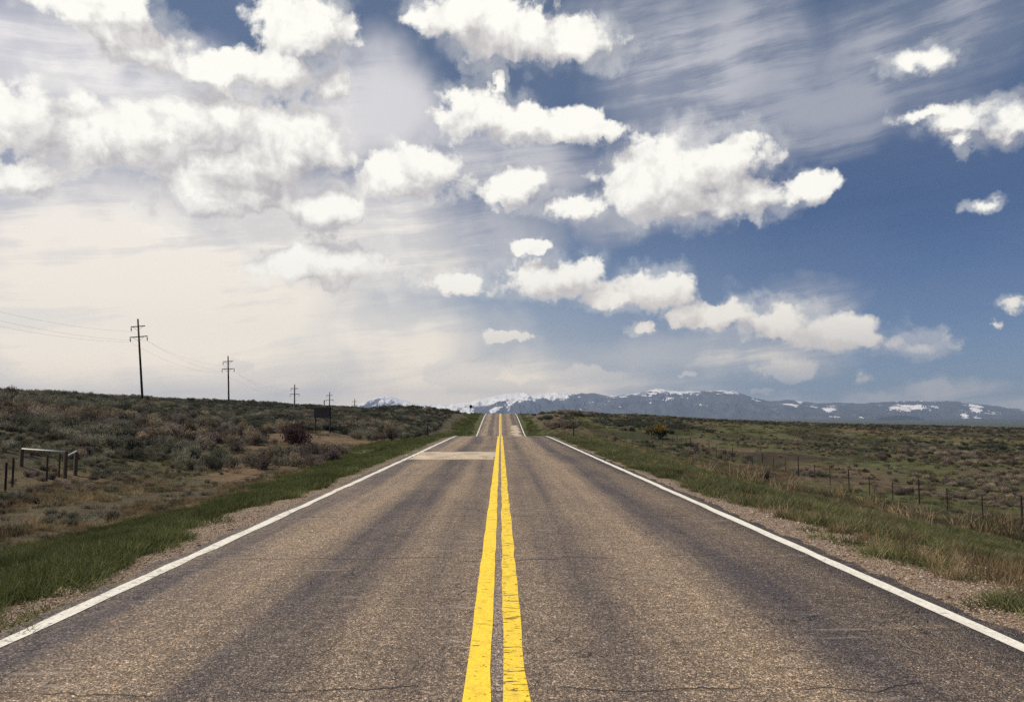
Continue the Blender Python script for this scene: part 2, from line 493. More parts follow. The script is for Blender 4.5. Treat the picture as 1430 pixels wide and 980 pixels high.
def new_mat(name):
    m = bpy.data.materials.new(name)
    m.use_nodes = True
    t = NT(m.node_tree)
    bs = m.node_tree.nodes['Principled BSDF']
    bs.inputs['Roughness'].default_value = 0.9
    bs.inputs['Specular IOR Level'].default_value = 0.2
    return m, t, bs
def pos(t):
    return t.n('ShaderNodeNewGeometry').outputs['Position']
def bump(t, bs, h, strength, dist):
    b = t.n('ShaderNodeBump')
    b.inputs['Strength'].default_value = strength
    b.inputs['Distance'].default_value = dist
    t.put(b.inputs['Height'], h)
    t.t.links.new(b.outputs[0], bs.inputs['Normal'])

m_ground, t, bs = new_mat('ground_cover')
p = pos(t)
at = t.n('ShaderNodeAttribute', attribute_name='cover').outputs['Color']
ga = t.n('ShaderNodeAttribute', attribute_name='gravel').outputs['Fac']
n1 = t.noise(p, 0.9, 6, 0.65); n2 = t.noise(p, 9.0, 5, 0.7)
c = t.mix(1.0, at, t.ramp(n1, [(.28, .62), (.5, 1.0), (.72, 1.42)]), 'MULTIPLY')
c = t.mix(1.0, c, t.ramp(n2, [(.28, .4), (.5, 1.0), (.72, 1.7)]), 'MULTIPLY')
stone = t.vor(p, 62, 'Color')
sv = t.xyz(stone)[0]
sc = t.ramp(sv, [(0, (.13, .095, .075)), (.35, (.24, .17, .12)), (.7, (.36, .27, .20)), (1, (.50, .43, .36))])
c = t.mix(t.m('MULTIPLY', ga, .9), c, sc)
t.put(bs.inputs['Base Color'], c)
bump(t, bs, t.m('ADD', n2, t.m('MULTIPLY', t.vor(p, 62, 'Distance'), -1.0)), 0.8, 0.03)

ny, nx = GX.shape
idx = np.arange(ny * nx).reshape(ny, nx)
quads = np.stack([idx[:-1, :-1], idx[:-1, 1:], idx[1:, 1:], idx[1:, :-1]], -1).reshape(-1, 4)
ground = mesh_obj('ground', np.stack([GX, GY, Zs], -1).reshape(-1, 3), quads, m_ground, smooth=True,
                  attrs={'cover': colr.reshape(-1, 3), 'gravel': v_.ravel()})
tag(ground, 'rolling rangeland with grass verges and gravel shoulders', 'ground', kind='structure')

# ------------------------------------------------------------------ road
m_road, t, bs = new_mat('chip_sealed_asphalt')
p = pos(t)
X, Y, Z = t.xyz(p)[:3]
wob = t.noise(t.v('MULTIPLY', p, (.5, .07, 0)), 1.0, 4, .55)
xw = t.m('MULTIPLY_ADD', t.m('SUBTRACT', wob, .5), .55, X)
tr = t.ramp(t.m('MULTIPLY_ADD', xw, 1 / 8.0, .5),
   [(0.06, .25), (.115, .18), (.17, .62), (.235, .85), (.285, .22), (.34, .25), (.385, .80), (.425, .45), (.50, .72), (.57, .50), (.605, .35), (.655, .75), (.72, .90), (.775, .20), (.82, .30), (.875, .78), (.93, .35)])
lon = t.noise(t.v('MULTIPLY', p, (3.2, .09, 0)), 1.0, 8, .68)
pat = t.noise(t.v('MULTIPLY', p, (.45, .22, 0)), 1.0, 6, .65)
wear = t.m('ADD', t.m('MULTIPLY_ADD', tr, 1.25, -.13), t.m('ADD', t.m('MULTIPLY_ADD', lon, 1.5, -.75), t.m('MULTIPLY_ADD', pat, 1.1, -.55)), clamp=True)
base = t.mix(wear, (.090, .073, .070), (.285, .210, .142))
gap = t.ss(t.m('ABSOLUTE', t.m('ADD', X, .018)), .025, .07, 1.0, 0.0)
base = t.mix(t.m('MULTIPLY', gap, .7), base, (.27, .215, .185))
# the stones of the chip seal
vc = t.xyz(t.vor(p, 108, 'Color'))
chips = t.ramp(vc[0], [(0, .28), (.45, .75), (.78, 1.3), (.93, 2.1), (1, 3.2)])
base = t.mix(1.0, base, chips, 'MULTIPLY')
vb = t.xyz(t.vor(p, 52, 'Color'))
base = t.mix(1.0, base, t.ramp(vb[1], [(0, .72), (.6, 1.0), (1, 1.45)]), 'MULTIPLY')
fine = t.noise(t.v('MULTIPLY', p, (2.2, 8, 0)), 1.6, 5, .7)
base = t.mix(1.0, base, t.ramp(fine, [(.3, .72), (.5, 1.0), (.7, 1.3)]), 'MULTIPLY')
# pale scrapes across the lanes
scr = t.noise(t.v('MULTIPLY', p, (1.0, 7.5, 0)), 1.0, 3, .55)
scm = t.m('MULTIPLY', t.ss(scr, .605, .70), t.ss(t.noise(p, .7, 2), .46, .58))
base = t.mix(t.m('MULTIPLY', scm, .55), base, (.34, .28, .23))
# cracks across the road
wv = t.noise(t.v('MULTIPLY', p, (.55, .2, 0)), 1.0, 5, .6)
yy = t.m('MULTIPLY_ADD', wv, 1.3, Y)
pp = t.m('PINGPONG', t.m('ADD', yy, t.m('MULTIPLY', t.noise(t.v('MULTIPLY', p, (0, .12, 0)), 1.0, 1), 9.0)), 2.3)
ck = t.ss(pp, .004, .018, 1.0, 0.0)
ck = t.m('MULTIPLY', ck, t.ss(t.noise(p, 1.1, 3), .42, .52))
# and a few along it
wl = t.noise(t.v('MULTIPLY', p, (.3, .8, 0)), 1.0, 5, .65)
cl = t.vor(t.v('MULTIPLY_ADD', t.noise(p, 1.5, 4, .6, col=True), (.8, .8, 0), t.v('MULTIPLY', p, (.55, .23, 0))), 1.0, 'Distance', 'DISTANCE_TO_EDGE', dims='2D')
cm = t.m('MULTIPLY', t.ss(cl, .002, .008, 1.0, 0.0), t.ss(t.noise(p, .5, 2), .5, .58))
crack = t.m('MAXIMUM', ck, t.m('MULTIPLY', cm, .8))
base = t.mix(t.m('MULTIPLY', crack, .85), base, (.02, .018, .018))
t.put(bs.inputs['Base Color'], base)
bs.inputs['Roughness'].default_value = .75
bs.inputs['Specular IOR Level'].default_value = .35
hh = t.m('SUBTRACT', t.m('MULTIPLY', t.vor(p, 95, 'Distance'), -1.0), t.m('MULTIPLY', crack, 2.0))
bump(t, bs, hh, .75, .012)

ry = np.unique(np.round(np.r_[np.arange(-40, 70, .5), np.arange(70, 260, 1.0), np.geomspace(260, 1500, 60)], 3))
XL, XR = -3.60, 3.72          # edges of the paving
def strip(name, x0, x1, lift, mat, parent=None, y0=-40, y1=1500, cols=2, ragged=0.0):
    yy = ry[(ry >= y0) & (ry <= y1)]
    yy = np.unique(np.r_[yy, y0, y1])
    xs = np.linspace(x0, x1, cols)
    A, B = np.meshgrid(xs, yy)
    A = A.copy()
    if ragged:
        A[:, 0] += (fbm(yy / .5, yy * 0, 51, 3) - .5) * ragged
        A[:, -1] += (fbm(yy / .5, yy * 0 + 9, 52, 3) - .5) * ragged
    Zz = np.repeat(road_z(yy)[:, None], cols, 1) + lift
    ii = np.arange(A.size).reshape(A.shape)
    q = np.stack([ii[:-1, :-1], ii[:-1, 1:], ii[1:, 1:], ii[1:, :-1]], -1).reshape(-1, 4)
    return mesh_obj(name, np.stack([A, B, Zz], -1).reshape(-1, 3), q, mat, parent, smooth=True)
# paving with a thin broken edge face down to the gravel
yy = np.unique(np.r_[np.arange(3, 30, .12), ry])
prof = [(XL - .05, -.16), (XL, 0.0), (-2, 0.0), (0, 0.0), (2, 0.0), (XR, 0.0), (XR + .05, -.16)]
A = np.array([[px + (0 if abs(px) < 3 else (fbm(v / .35, 3.0 * (px > 0), 55, 3) - .5) * .22) for px, _ in prof] for v in yy])
Zz = road_z(yy)[:, None] + np.array([q for _, q in prof])[None]
B = np.repeat(yy[:, None], len(prof), 1)
ii = np.arange(A.size).reshape(A.shape)
road = mesh_obj('road', np.stack([A, B, Zz], -1).reshape(-1, 3),
                np.stack([ii[:-1, :-1], ii[:-1, 1:], ii[1:, 1:], ii[1:, :-1]], -1).reshape(-1, 4), m_road)
tag(road, 'worn two lane asphalt road running straight over the rise', 'road', kind='structure')

def paint(name, col, dirt, chipped, seed):
    m, t, bs = new_mat(name)
    p = t.v('ADD', pos(t), (seed, 0, 0))
    px = pos(t)
    n = t.noise(t.v('MULTIPLY', p, (9, 4, 0)), 1.0, 6, .7)
    c = t.mix(t.ss(n, .45, .75), col, dirt)
    sp = t.xyz(t.vor(p, 95, 'Color'))[0]
    c = t.mix(1.0, c, t.ramp(sp, [(0, .78), (.5, 1.0), (1, 1.12)]), 'MULTIPLY')
    t.put(bs.inputs['Base Color'], c)
    bs.inputs['Roughness'].default_value = .7
    # missing flakes and transverse breaks show the asphalt below
    hole = t.ss(t.noise(t.v('MULTIPLY', p, (16, 16, 0)), 1.0, 5, .75), chipped, chipped + .05)
    bar = t.noise(t.v('MULTIPLY', p, (5.0, 26, 0)), 1.0, 2, .5)
    bar = t.m('MULTIPLY', t.ss(bar, chipped + .02, chipped + .06), t.ss(t.noise(p, 1.7, 2), .42, .55))
    hole = t.m('MAXIMUM', hole, bar)
    tr = t.n('ShaderNodeBsdfTransparent')
    mx = t.n('ShaderNodeMixShader')
    t.put(mx.inputs[0], hole)
    t.t.links.new(bs.outputs[0], mx.inputs[1]); t.t.links.new(tr.outputs[0], mx.inputs[2])
    ou = [n for n in m.node_tree.nodes if n.type == 'OUTPUT_MATERIAL'][0]
    t.t.links.new(mx.outputs[0], ou.inputs[0])
    return m
m_yel_a = paint('yellow_paint', (.95, .68, .06), (.80, .54, .06), .605, 0)
m_yel_b = paint('worn_yellow_paint', (.93, .66, .06), (.70, .48, .09), .575, 7)
m_wht = paint('white_paint', (.80, .77, .68), (.58, .53, .44), .585, 3)
m_wht2 = paint('white_paint_clean', (.80, .77, .68), (.64, .59, .50), .625, 11)
strip('centre_line', -.205, -.055, .004, m_yel_a, road, ragged=.02)
tag(strip('centre_line', .018, .158, .004, m_yel_b, road, ragged=.03), 'more worn yellow centre line on the right')
strip('edge_line', -3.47, -3.33, .004, m_wht, road, ragged=.06)
strip('edge_line', 3.44, 3.575, .004, m_wht2, road, ragged=.035)

m_patch, t, bs = new_mat('pale_patch')
p = pos(t)
n = t.noise(t.v('MULTIPLY', p, (2, 2, 0)), 1.0, 6, .7)
ptr = t.n('ShaderNodeBsdfTransparent'); pmx = t.n('ShaderNodeMixShader')
t.put(pmx.inputs[0], t.ss(t.noise(t.v('MULTIPLY', p, (1.2, 3.5, 0)), 1.0, 7, .7), .44, .64, .0, .92))
t.t.links.new(bs.outputs[0], pmx.inputs[1]); t.t.links.new(ptr.outputs[0], pmx.inputs[2])
t.t.links.new(pmx.outputs[0], [q for q in m_patch.node_tree.nodes if q.type == 'OUTPUT_MATERIAL'][0].inputs[0])
t.put(bs.inputs['Base Color'], t.mix(1.0, t.ramp(n, [(.3, (.56, .455, .33)), (.7, (.72, .60, .45))]), t.ramp(t.xyz(t.vor(p, 60))[0], [(0, .75), (1, 1.25)]), 'MULTIPLY'))
tag(strip('road_patch', -3.32, -.21, .003, m_patch, road, y0=28.6, y1=34.4, cols=8, ragged=.25), 'pale tan repair patch across the left lane')
tag(strip('road_patch', 1.9, 3.0, .003, m_patch, road, y0=104, y1=138, cols=4, ragged=1.2), 'pale strip in the right lane up the far rise')

# ------------------------------------------------------------------ mountains
m_mtn, t, bs = new_mat('forest_rock_and_snow')
p = pos(t)
sn = t.n('ShaderNodeAttribute', attribute_name='snow').outputs['Fac']
n = t.noise(p, .0022, 7, .62)
rock = t.ramp(n, [(.35, (.038, .044, .044)), (.55, (.066, .070, .066)), (.75, (.12, .112, .10))])
n2 = t.noise(p, .009, 6, .68)
sf = t.ss(t.m('MULTIPLY_ADD', t.m('SUBTRACT', n2, .5), .7, sn), .44, .60)
t.put(bs.inputs['Base Color'], t.mix(sf, rock, (.93, .91, .88)))

m_hill, t, bs = new_mat('dark_forest')
n = t.noise(pos(t), .004, 6, .6)
t.put(bs.inputs['Base Color'], t.ramp(n, [(.35, (.012, .016, .016)), (.7, (.028, .032, .026))]))

SKX = [380, 440, 470, 500, 515, 530, 545, 560, 575, 590, 610, 625, 640, 660, 675, 690, 705, 718, 735, 750, 762, 776, 788, 800, 830, 850, 870, 885, 905, 918, 930, 945, 960, 990, 1010, 1028, 1040, 1060, 1076, 1100, 1118, 1140, 1165, 1200, 1240, 1270, 1300, 1335, 1360, 1385, 1405, 1430, 1480, 1600, 1800]
SKY = [577, 577, 575, 565, 558, 554, 554, 558, 562, 564, 565, 564, 563, 560, 556, 553, 550, 549, 548, 550, 550, 547, 548, 549, 549, 553, 552, 550, 546, 542, 544, 546, 546, 546, 545, 547, 551, 557, 560, 558, 560, 563, 562, 563, 561, 559.5, 560, 560, 563, 566, 569, 571, 574, 580, 588]
SNX = [480, 500, 520, 545, 560, 580, 600, 625, 645, 660, 690, 705, 712, 720, 745, 760, 772, 790, 800, 815, 845, 853, 862, 880, 905, 925, 955, 975, 1000, 1030, 1045, 1100, 1118, 1126, 1200, 1415, 1428, 1440]
SNV = [-4, 3, 2, 4, 8, 14, 17, 14, 12, 10, 10, 12, 24, 14, 11, 9, 13, 11, 3, -2, -1, 4, 0, 0, 4, 6, 4, 4, 2.5, 1.5, -5, -3, 2, -5, -6, -6, 2, 1]
def mountain_mesh(name, skx, sky, dist, depth, spurs, amp, snow, seed, label):
    pxs = np.arange(skx[0], skx[-1] + .1, .8)
    vs = np.r_[np.linspace(0, 1, 70), np.linspace(1.02, 1.6, 14)]
    dirs = np.array([ray(px, 578)[:] for px in pxs])
    tx = dirs[:, 0] / dirs[:, 1]
    crest = EYE.z + (578 - np.interp(pxs, skx, sky)) / FPX * dist
    crest = crest + (fbm(pxs / 9, pxs * 0, seed, 4) - .5) * amp * .14
    V, Cc = np.meshgrid(vs, crest, indexing='ij')
    TXX = np.meshgrid(vs, tx, indexing='ij')[1]
    D = dist - depth * (1 - V)
    Xm = TXX * D; Ym = D
    base = -75.0
    h = (Cc - base)
    rise = np.where(V <= 1, .12 * V + .88 * V ** 1.35, np.maximum(0, 1 - (V - 1) * 1.6))
    w1 = fbm(Xm / 1500, Ym / 3600, seed + 3, 5)
    rid = 1 - np.abs(2 * fbm(Xm / spurs + w1 * 2.2, Ym / (spurs * 3.2), seed + 5, 5, .55) - 1) * 2.2
    rid2 = fbm(Xm / (spurs * .28), Ym / (spurs * .5), seed + 8, 5, .6) - .5
    env = np.sin(np.pi * np.clip(V, 0, 1)) ** .8 * (V < 1)
    Zm = base + h * rise + env * amp * (rid * .85 + rid2 * .7 - .45)
    Zm = np.minimum(Zm, base + h * np.where(V <= 1, .06 + .94 * V ** .8, rise))
    PX = np.meshgrid(vs, pxs, indexing='ij')[1]
    if snow:
        below = (Cc - Zm) / dist * FPX              # how far under the crest
        jag = fbm(Xm / 190, Zm / 110 + Xm / 700, seed + 15, 5, .6) - .5
        sm = .5 + (np.interp(PX, SNX, SNV) - below) * .055 + jag * .95
        patch = fbm(Xm / 170, Zm / 42 + 40, seed + 12, 4, .55)
        zonal = fbm(Xm / 1100, Zm / 260, seed + 14, 3)
        sm = np.maximum(sm, .5 + (patch - .66) * 4.0 + (zonal - .5) * 1.2 - .03 * np.abs(below - 9))
        for (bx, bb, rx, rb) in ((712, 14, 7, 12), (690, 20, 6, 3), (1362, 9, 10, 7), (1345, 16, 9, 5), (1270, 9, 26, 5), (1160, 9, 12, 5), (1366, 20, 8, 3), (650, 14, 16, 9), (605, 15, 34, 7), (585, 10, 14, 6), (536, 8, 10, 5)):
            q = ((PX - bx) / rx) ** 2 + ((below - bb) / rb) ** 2
            sm = np.maximum(sm, .74 - .36 * q + jag * 1.3)
        attrs = {'snow': np.clip(sm, 0, 1).ravel()}
    else:
        attrs = {'snow': np.zeros(V.size)}
    ii = np.arange(V.size).reshape(V.shape)
    q = np.stack([ii[:-1, :-1], ii[:-1, 1:], ii[1:, 1:], ii[1:, :-1]], -1).reshape(-1, 4)
    o = mesh_obj(name, np.stack([Xm, Ym, Zm], -1).reshape(-1, 3), q, m_mtn if snow else m_hill, smooth=True, attrs=attrs)
    tag(o, label, name.replace('_', ' '), kind='structure')
mountain_mesh('mountains', SKX, SKY, 16000.0, 4600.0, 560.0, 230.0, True, 71, 'distant blue mountain range with snow along its crest')
mountain_mesh('hills', [1170, 1195, 1215, 1232, 1248, 1262, 1280, 1300, 1320, 1345], [596, 592, 587.5, 582.5, 580, 579.5, 582, 587, 592, 596], 9500.0, 1500.0, 300.0, 30.0, False, 91, 'dark low conical hill in front of the snowy range')

# ------------------------------------------------------------------ the air
m_haze = bpy.data.materials.new('haze')
m_haze.use_nodes = True
m_haze.node_tree.nodes.clear()
pv = m_haze.node_tree.nodes.new('ShaderNodeVolumePrincipled')
pv.inputs['Color'].default_value = (.56, .71, 1.0, 1)
pv.inputs['Density'].default_value = 5.6e-5
pv.inputs['Anisotropy'].default_value = 0.15
ho = m_haze.node_tree.nodes.new('ShaderNodeOutputMaterial')
m_haze.node_tree.links.new(pv.outputs[0], ho.inputs['Volume'])
hz = MB()
hz.box((0, 9400, 230), (17500, 9800, 318))
tag(hz.build('haze', m_haze), 'thin blue haze over the far mountains', 'haze', kind='stuff')

# ------------------------------------------------------------------ plants
def leafy(name, stops, rough=.85, trans=.25, jitter=.5, objvar=.35):
    """Foliage: colour varies from leaf to leaf and plant to plant; thin leaves let light through."""
    m, t, bs = new_mat(name)
    g = t.n('ShaderNodeNewGeometry')
    oi = t.n('ShaderNodeObjectInfo')
    ri = g.outputs['Random Per Island']
    f = t.m('ADD', t.m('MULTIPLY', ri, jitter), t.m('MULTIPLY', oi.outputs['Random'], 1 - jitter))
    c = t.ramp(f, stops)
    v = t.m('MULTIPLY_ADD', oi.outputs['Random'], objvar * 2, 1 - objvar)
    pn = t.noise(t.v('MULTIPLY', pos(t), (1, 1, .3)), .35, 3)
    v = t.m('MULTIPLY', v, t.ss(pn, .3, .7, .7, 1.3, True))
    c = t.v('SCALE', c, v)
    t.put(bs.inputs['Base Color'], c)
    bs.inputs['Roughness'].default_value = rough
    tl = t.n('ShaderNodeBsdfTranslucent')
    t.put(tl.inputs[0], c)
    mx = t.n('ShaderNodeMixShader')
    mx.inputs[0].default_value = trans
    t.t.links.new(bs.outputs[0], mx.inputs[1]); t.t.links.new(tl.outputs[0], mx.inputs[2])
    ou = [n for n in m.node_tree.nodes if n.type == 'OUTPUT_MATERIAL'][0]
    t.t.links.new(mx.outputs[0], ou.inputs[0])
    return m
M_SAGE = leafy('sage_leaves', [(0, (.110, .108, .076)), (.5, (.175, .168, .120)), (1, (.27, .255, .20))], trans=.45)
M_FAR = leafy('dark_green_sage_leaves', [(0, (.052, .060, .042)), (.5, (.082, .090, .062)), (1, (.125, .13, .09))])
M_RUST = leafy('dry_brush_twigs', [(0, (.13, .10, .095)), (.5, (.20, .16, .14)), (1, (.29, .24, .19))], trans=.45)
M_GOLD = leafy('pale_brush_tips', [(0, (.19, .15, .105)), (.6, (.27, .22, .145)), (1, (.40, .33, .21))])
M_YEL = leafy('yellow_willow_leaves', [(0, (.26, .17, .03)), (1, (.48, .34, .06))])
M_SHADED = leafy('shaded_willow_leaves', [(0, (.030, .030, .032)), (1, (.055, .055, .050))])  # shade on the willow's lower half, put into the leaf colour
M_GRASS = leafy('green_grass_blades', [(0, (.066, .086, .024)), (.5, (.118, .140, .044)), (.8, (.17, .17, .070)), (1, (.34, .28, .16))], trans=.35, jitter=.75)
M_DRY = leafy('dry_grass_blades', [(0, (.16, .12, .06)), (.6, (.27, .20, .11)), (1, (.40, .32, .20))], trans=.35)
M_MIX = leafy('field_grass_blades', [(0, (.058, .062, .032)), (.6, (.105, .102, .055)), (1, (.21, .175, .11))], trans=.3)
M_TWIG, t, bs = new_mat('grey_twigs')
bs.inputs['Base Color'].default_value = (.085, .070, .060, 1)

def quads_at(c, d, w, ln, wd):
    """Leaf blades: centre c, direction d, side w; two-ended diamonds."""
    a = c - d * ln * .5; b = c + d * ln * .5
    m1 = c + w * wd * .5; m2 = c - w * wd * .5
    v = np.stack([a, m1, b, m2], 1).reshape(-1, 3)
    f = np.arange(len(v)).reshape(-1, 4)
    return v, f
def unit(a):
    return a / (np.linalg.norm(a, axis=-1, keepdims=True) + 1e-9)
def bush_mesh(r, clumps, leaves, leaf, upright=.6, flat=.75, spread=1.0, spray=.22):
    """Leaves in sprays over an uneven dome about 1 m tall and 2*spread wide, gaps between the sprays."""
    vs = []
    lobes = [(r.uniform(-.55, .55) * spread, r.uniform(-.55, .55) * spread, r.uniform(.35, .62), r.uniform(.30, .52)) for _ in range(6)]
    C = []
    for k in range(clumps):
        lx, ly, lz, lr = lobes[r.integers(0, 6)]
        th, ph = r.uniform(0, 2 * math.pi), math.acos(r.uniform(-.35, 1))
        q = lr * r.uniform(.55, 1.12)
        C.append((lx + q * spread * math.sin(ph) * math.cos(th), ly + q * spread * math.sin(ph) * math.sin(th), max(.05, lz * flat + q * math.cos(ph) * flat)))
    C = np.array(C)
    ax = unit(np.c_[C[:, :2] * .8, C[:, 2:] + upright])
    c = np.repeat(C, leaves, 0); a = np.repeat(ax, leaves, 0)
    n = len(c)
    c = c + a * r.uniform(-.7, 1.1, (n, 1)) * spray + r.normal(0, spray * .33, (n, 3))
    c[:, 2] = np.maximum(c[:, 2], .02)
    d = unit(a + r.normal(0, .42, (n, 3)))
    w = unit(np.cross(d, r.normal(0, 1, (n, 3))))
    return quads_at(c, d, w, leaf * r.uniform(.6, 1.4, (n, 1)), leaf * .34)
def twig_mesh(r, n, hgt_, spread, rad=.012):
    mb = MB()
    for k in range(n):
        th = r.uniform(0, 6.28); rr = spread * r.uniform(.25, .85)
        top = Vector((math.cos(th) * rr, math.sin(th) * rr, hgt_ * r.uniform(.6, 1.0)))
        mid = Vector((top.x * .35, top.y * .35, top.z * .45)) + Vector(r.normal(0, .04, 3))
        mb.tube([(top.x * .05, top.y * .05, -.12), mid, top], [rad * 1.6, rad * 1.1, rad * .4], 4, False)
    return mb
def tuft_mesh(r, blades, h, spread, wid, lean=.35, curve=.35):
    n = blades
    th = r.uniform(0, 6.28, n); rr = spread * np.sqrt(r.uniform(0, 1, n))
    b = np.c_[np.cos(th) * rr, np.sin(th) * rr, np.full(n, -.02)]
    d = unit(np.c_[r.normal(0, lean, n) + np.cos(th) * lean * .6, r.normal(0, lean, n) + np.sin(th) * lean * .6, np.ones(n)])
    L = (h * r.uniform(.45, 1.1, n))[:, None]
    side = unit(np.cross(d, r.normal(0, 1, (n, 3)))) * wid * .5
    m = b + d * L * .55
    t_ = m + unit(d + np.c_[r.normal(0, curve, (n, 2)), -np.abs(r.normal(0, curve * .5, n))]) * L * .5
    v = np.stack([b - side, b + side, m + side * .75, m - side * .75, t_], 1).reshape(-1, 3)
    o = (np.arange(n) * 5)[:, None]
    f = [tuple(x) for x in (o + np.array([[0, 1, 2, 3]])).tolist()] + [tuple(x) for x in (o + np.array([[3, 2, 4]])).tolist()]
    return v, f

def scatter(name, pts, scl, rotz, kind, sources, tilt=None):
    """One object: copies of the source plants standing on its points (geometry nodes)."""
    pts = np.asarray(pts, dtype=np.float32)
    me = bpy.data.meshes.new(name)
    me.vertices.add(len(pts)); me.vertices.foreach_set('co', pts.ravel())
    for nm, arr in (('scl', scl), ('rz', rotz), ('kind', kind)):
        a = me.attributes.new(nm, 'FLOAT', 'POINT')
        a.data.foreach_set('value', np.asarray(arr, dtype=np.float32))
    o = link(bpy.data.objects.new(name, me))
    ng = bpy.data.node_groups.new(name, 'GeometryNodeTree')
    ng.interface.new_socket('Geometry', in_out='INPUT', socket_type='NodeSocketGeometry')
    ng.interface.new_socket('Geometry', in_out='OUTPUT', socket_type='NodeSocketGeometry')
    gi = ng.nodes.new('NodeGroupInput'); go = ng.nodes.new('NodeGroupOutput')
    jn = ng.nodes.new('GeometryNodeJoinGeometry')
    def attr(nm):
        a = ng.nodes.new('GeometryNodeInputNamedAttribute'); a.data_type = 'FLOAT'; a.inputs['Name'].default_value = nm
        return a.outputs['Attribute']
    sc_, rz_, kd_ = attr('scl'), attr('rz'), attr('kind')
    cb = ng.nodes.new('ShaderNodeCombineXYZ'); ng.links.new(rz_, cb.inputs[2])
    for k, src in enumerate(sources):
        cmp_ = ng.nodes.new('FunctionNodeCompare'); cmp_.data_type = 'FLOAT'; cmp_.operation = 'EQUAL'
        ng.links.new(kd_, cmp_.inputs[0]); cmp_.inputs[1].default_value = float(k); cmp_.inputs['Epsilon'].default_value = .1
        oi = ng.nodes.new('GeometryNodeObjectInfo'); oi.inputs['Object'].default_value = src
        oi.inputs['As Instance'].default_value = True
        ip = ng.nodes.new('GeometryNodeInstanceOnPoints')
        ng.links.new(gi.outputs[0], ip.inputs['Points'])
        ng.links.new(cmp_.outputs[0], ip.inputs['Selection'])
        ng.links.new(oi.outputs['Geometry'], ip.inputs['Instance'])
        ng.links.new(cb.outputs[0], ip.inputs['Rotation'])
        ng.links.new(sc_, ip.inputs['Scale'])
        ng.links.new(ip.outputs[0], jn.inputs[0])
    ng.links.new(jn.outputs[0], go.inputs[0])
    md = o.modifiers.new('scatter', 'NODES'); md.node_group = ng
    return o

def px_of(x, y, z):
    v = CM.transposed() @ (Vector((x, y, z)) - EYE)
    return W_ / 2 + v.x / -v.z * FPX, H_ / 2 - v.y / -v.z * FPX
def px_arr(x, y, z):
    P_ = np.stack([x - EYE.x, y - EYE.y, z - EYE.z], -1) @ np.array(CM)
    return W_ / 2 + P_[:, 0] / -P_[:, 2] * FPX, H_ / 2 - P_[:, 1] / -P_[:, 2] * FPX, -P_[:, 2]
def candidates(n, x0, x1, y0, y1, r):
    """Random ground points, evenly spread over the picture rather than the plan."""
    y = 1 / r.uniform(1 / y1, 1 / y0, n)
    x = r.uniform(x0, x1, n)
    return x, y
def plan(n, x0, x1, y0, y1, r):
    return r.uniform(x0, x1, n), r.uniform(y0, y1, n)

# --- kinds of bush: foliage mesh with its stems as a child
KINDS = []
def bush_kind(name, mat, label, cat, seed, clumps, leaves, leaf, top=None, **kw):
    r = np.random.default_rng(seed)
    v, f = bush_mesh(r, clumps, leaves, leaf, **kw)
    o = mesh_obj(name, v, f, mat)
    if top is not None:
        o.data.materials.append(top)
        cz = v.reshape(-1, 4, 3).mean(1)
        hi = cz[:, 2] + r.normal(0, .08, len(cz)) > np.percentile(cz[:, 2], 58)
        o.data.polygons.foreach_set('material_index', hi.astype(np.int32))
    st_ = twig_mesh(r, 16, .75, kw.get('spread', 1.0) * .9).build('stem', M_TWIG, o)
    tag(o, label, cat)
    return o, st_
SAGE = [bush_kind('sagebrush', M_FAR if k == 3 else M_SAGE, '', 'bush', 100 + k, 46, 30, .13, top=None, upright=.7, flat=.72) for k in range(4)]
RUST = [bush_kind('rabbitbrush', M_RUST, '', 'bush', 120 + k, 46, 34, .14, top=M_GOLD if k else None, upright=1.1, flat=.85, spread=.85, spray=.3) for k in range(3)]
far_src = []

def zone(x, y):
    g, d, s, b, v = cover(x, y)
    return s
r = np.random.default_rng(41)
# near and middle bank on the left, field on the right
cand = []
x, y = candidates(9000, -62, -9, 38, 135, r)
s = zone(x, y)
band = np.where(y < 75, sstep(-x, 20, 25), 1.0)
keep = r.uniform(0, 1, len(x)) < s * band
cand.append((x[keep], y[keep]))
x, y = candidates(1500, -22, -10.5, 40, 80, r)
keep = r.uniform(0, 1, len(x)) < sstep(fbm(x / 4, y / 6, 61, 3), .55, .66)
cand.append((x[keep], y[keep]))
x, y = candidates(420, -23, -11, 22, 46, r)
keep = r.uniform(0, 1, len(x)) < sstep(fbm(x / 3, y / 4, 99, 3), .45, .60)
cand.append((x[keep], y[keep]))
x, y = candidates(2400, 9, 75, 45, 150, r)
keep = r.uniform(0, 1, len(x)) < sstep(fbm(x / 9, y / 16, 63, 3), .50, .62) * sstep(x, 11, 19) * np.where(x > 23, .8, 1)
cand.append((x[keep], y[keep]))
cx = np.concatenate([c[0] for c in cand]); cy = np.concatenate([c[1] for c in cand])
cs = r.uniform(.42, 1.0, len(cx)) * np.where(cx > 0, np.where(cx > 24, .46, .58), np.where((cy > 50) & (cy < 82), 1.12, np.where((cy < 46) & (cx > -23), .36, .85)))
pxx, pyy, dd = px_arr(cx, cy, hgt(cx, cy))
vis = (pxx > -30) & (pxx < 1460)
cx, cy, cs, pxx, dd = cx[vis], cy[vis], cs[vis], pxx[vis], dd[vis]
